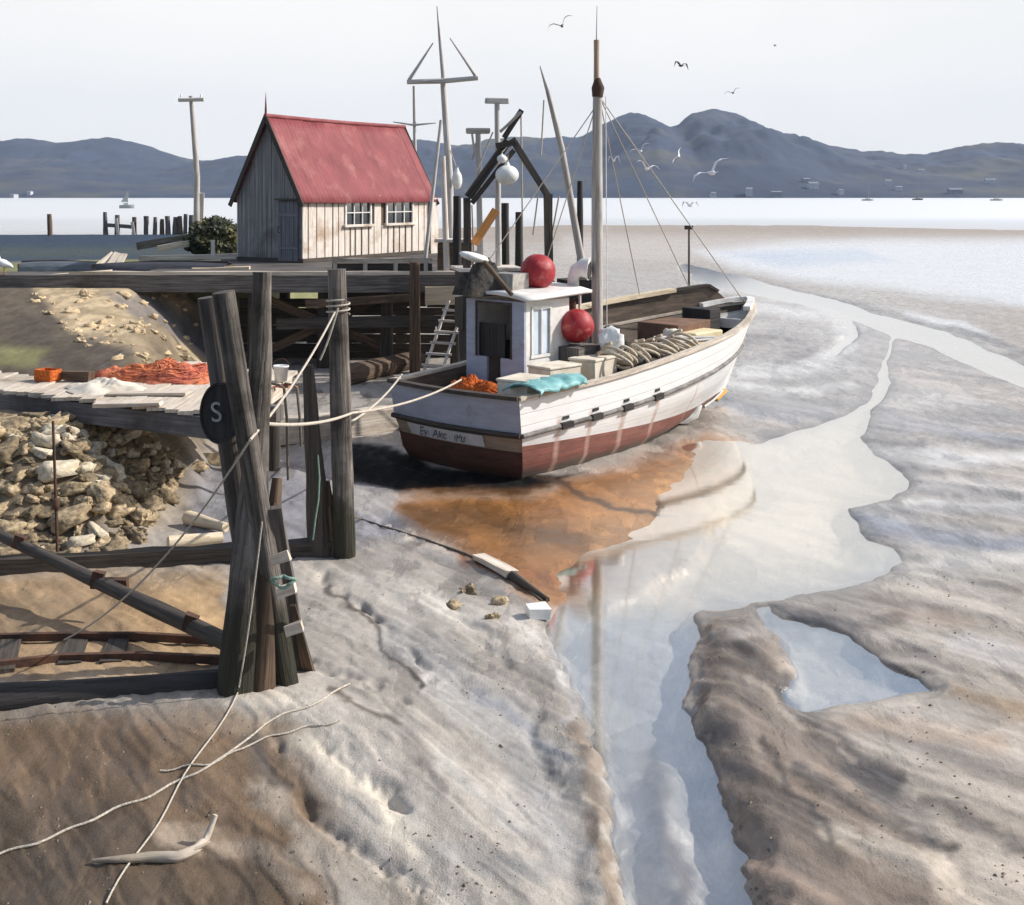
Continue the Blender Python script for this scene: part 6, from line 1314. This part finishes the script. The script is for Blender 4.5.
for i, (px, py, wpx, hpx, kind) in enumerate(HS):
    dv = PY(px, py, 1000) - Vector((0, 0, HC)); ok_, hit, _n, _i = hills.ray_cast(Vector((0, 0, HC)), dv.normalized())
    Y = min(hit.y - 14, 2400) if ok_ else 1490; c = PY(px, py, Y); k = Y / F; W_, H_ = wpx * k * .62, hpx * k * .7
    wh_ = ('near the tallest peak', 'below the tallest peak', 'at the water edge', 'below the long ridge', 'behind the big white one', 'at the shoreline', 'in mid slope', 'beside the gabled one', 'alone high on the slope', 'up the right slope', 'at the water on the right', 'at far right', 'on the left shore', 'higher on the left shore')[i]
    r = empty('house', c + Vector((0, 0, -6)), random.uniform(-.3, .3), f'{kind} house {wh_} across the harbour', 'house', 'houses on the far shore')
    m = MB(); m.box((0, 0, H_ * .35 + 3), (W_, 9, H_ * .7 + 6)); wl_ = m.build('wall', house_white if 'grey' not in kind else house_roof, r)
    m = MB(); h0 = H_ * .7 + 6; m.prism([(-W_ * .53, -5, h0), (-W_ * .53, 5, h0), (-W_ * .53, 0, h0 + H_ * .38)], (W_ * 1.06, 0, 0)); m.build('roof', house_roof, r)
def yacht(c, L_, Hm, label, sail=False, rz=0.2, dark=False):
    r = empty('yacht', c, rz, label, 'yacht', 'yachts on the harbour'); m = MB(); rows = []
    for k, z in ((.5, -.3), (.9, .3), (1, 1.1)):
        rows.append([(-L_ / 2 + L_ * a, -.16 * L_ * k * (1 - max(0, (a - .4) / .6) ** 2), z + .3 * a) for a in np.linspace(0, 1, 13)])
    m.grid(rows); m.grid([[(p[0], -p[1], p[2]) for p in q_] for q_ in rows]); m.grid([[(p[0], p[1], p[2]) for p in rows[2]], [(p[0], -p[1], p[2]) for p in rows[2]]]); m.grid([[rows[l][0], (rows[l][0][0], -rows[l][0][1], rows[l][0][2])] for l in range(3)])
    m.build('hull', wood_black if dark else float_white, r); m = MB(); m.box((-L_ * .05, 0, 1.5), (L_ * .35, L_ * .18, .7)); m.build('cabin', float_white, r)
    m = MB(); m.tube([(L_ * .05, 0, 1), (L_ * .05, 0, Hm)], [.16, .1], 6); m.build('mast', spar_pale, r)
    if sail:
        m = MB(); m.prism([(L_ * .03, .0, 2.2), (-L_ * .42, 0, 2.2), (L_ * .03, 0, Hm * .97)], (0, .06, 0)); m.build('sail', float_white, r)
    return r
def wp(px, Y): return Vector(((px - U0) / F * Y, Y, 0))
yacht(wp(127, 420), 5.0, 6.0, 'small sailing yacht with white sail left of the power pole', True, .1)
yacht(wp(868, 900), 9, 16, 'white yacht at anchor with bare mast, left of three'); yacht(wp(918, 1000), 9, 19, 'dark hulled yacht at anchor with bare mast, middle of three', dark=True); yacht(wp(997, 900), 10, 20, 'white yacht at anchor with bare mast, right of three')
mk_b = PY(689, 293, 60); mk_b.z = hz(mk_b.x, 60)
cm = empty('channel_marker', mk_b, 0, 'thin dark marker pole with a short crosspiece on the flats beyond the bow', 'pole')
rod([mk_b + Vector((0, 0, -.5)), PY(689, 228, 60)], [.06, .05]).build('pole', wood_gray, cm); m = WB(); m.beam(PY(684.5, 227.5, 60), PY(693, 227.5, 60), .12, .2); m.build('crosspiece', wood_dark, cm)

# shell grit and crumbs of clay left on the drier mud: far too many to count
m = MB(); k = 0; us2 = rng.uniform(-10, 1040, 5200); vs2 = rng.uniform(570, 930, 5200); mk_ = fbm(us2 / 40 + 3, vs2 / 30 + 7, 3)
for u_, v_, q_ in zip(us2, vs2, mk_):
    if q_ < .53 or k > 800: continue
    p_ = G(u_, v_)
    if p_.z < .03: continue
    r_ = random.choice((.006, .008, .010, .013, .018)) * random.uniform(.7, 1.3); rot_ = random.uniform(0, 6.28); cx_, sx_ = math.cos(rot_) * r_, math.sin(rot_) * r_; k += 1
    h_ = r_ * random.uniform(.4, .9)
    m.add([p_ + Vector((cx_ * 1.4, sx_ * 1.4, -.002)), p_ + Vector((-sx_, cx_, -.002)), p_ + Vector((-cx_ * 1.2, -sx_ * 1.2, -.002)), p_ + Vector((sx_ * .8, -cx_ * .8, -.002)), p_ + Vector((cx_ * .3, sx_ * .2, h_))], [(0, 1, 4), (1, 2, 4), (2, 3, 4), (3, 0, 4)])
setp(m.build('shell_grit', M('shell_grit', C(138, 126, 112), C(88, 80, 72), 'Object', (30, 30, 30), .85, 0)), kind='stuff')
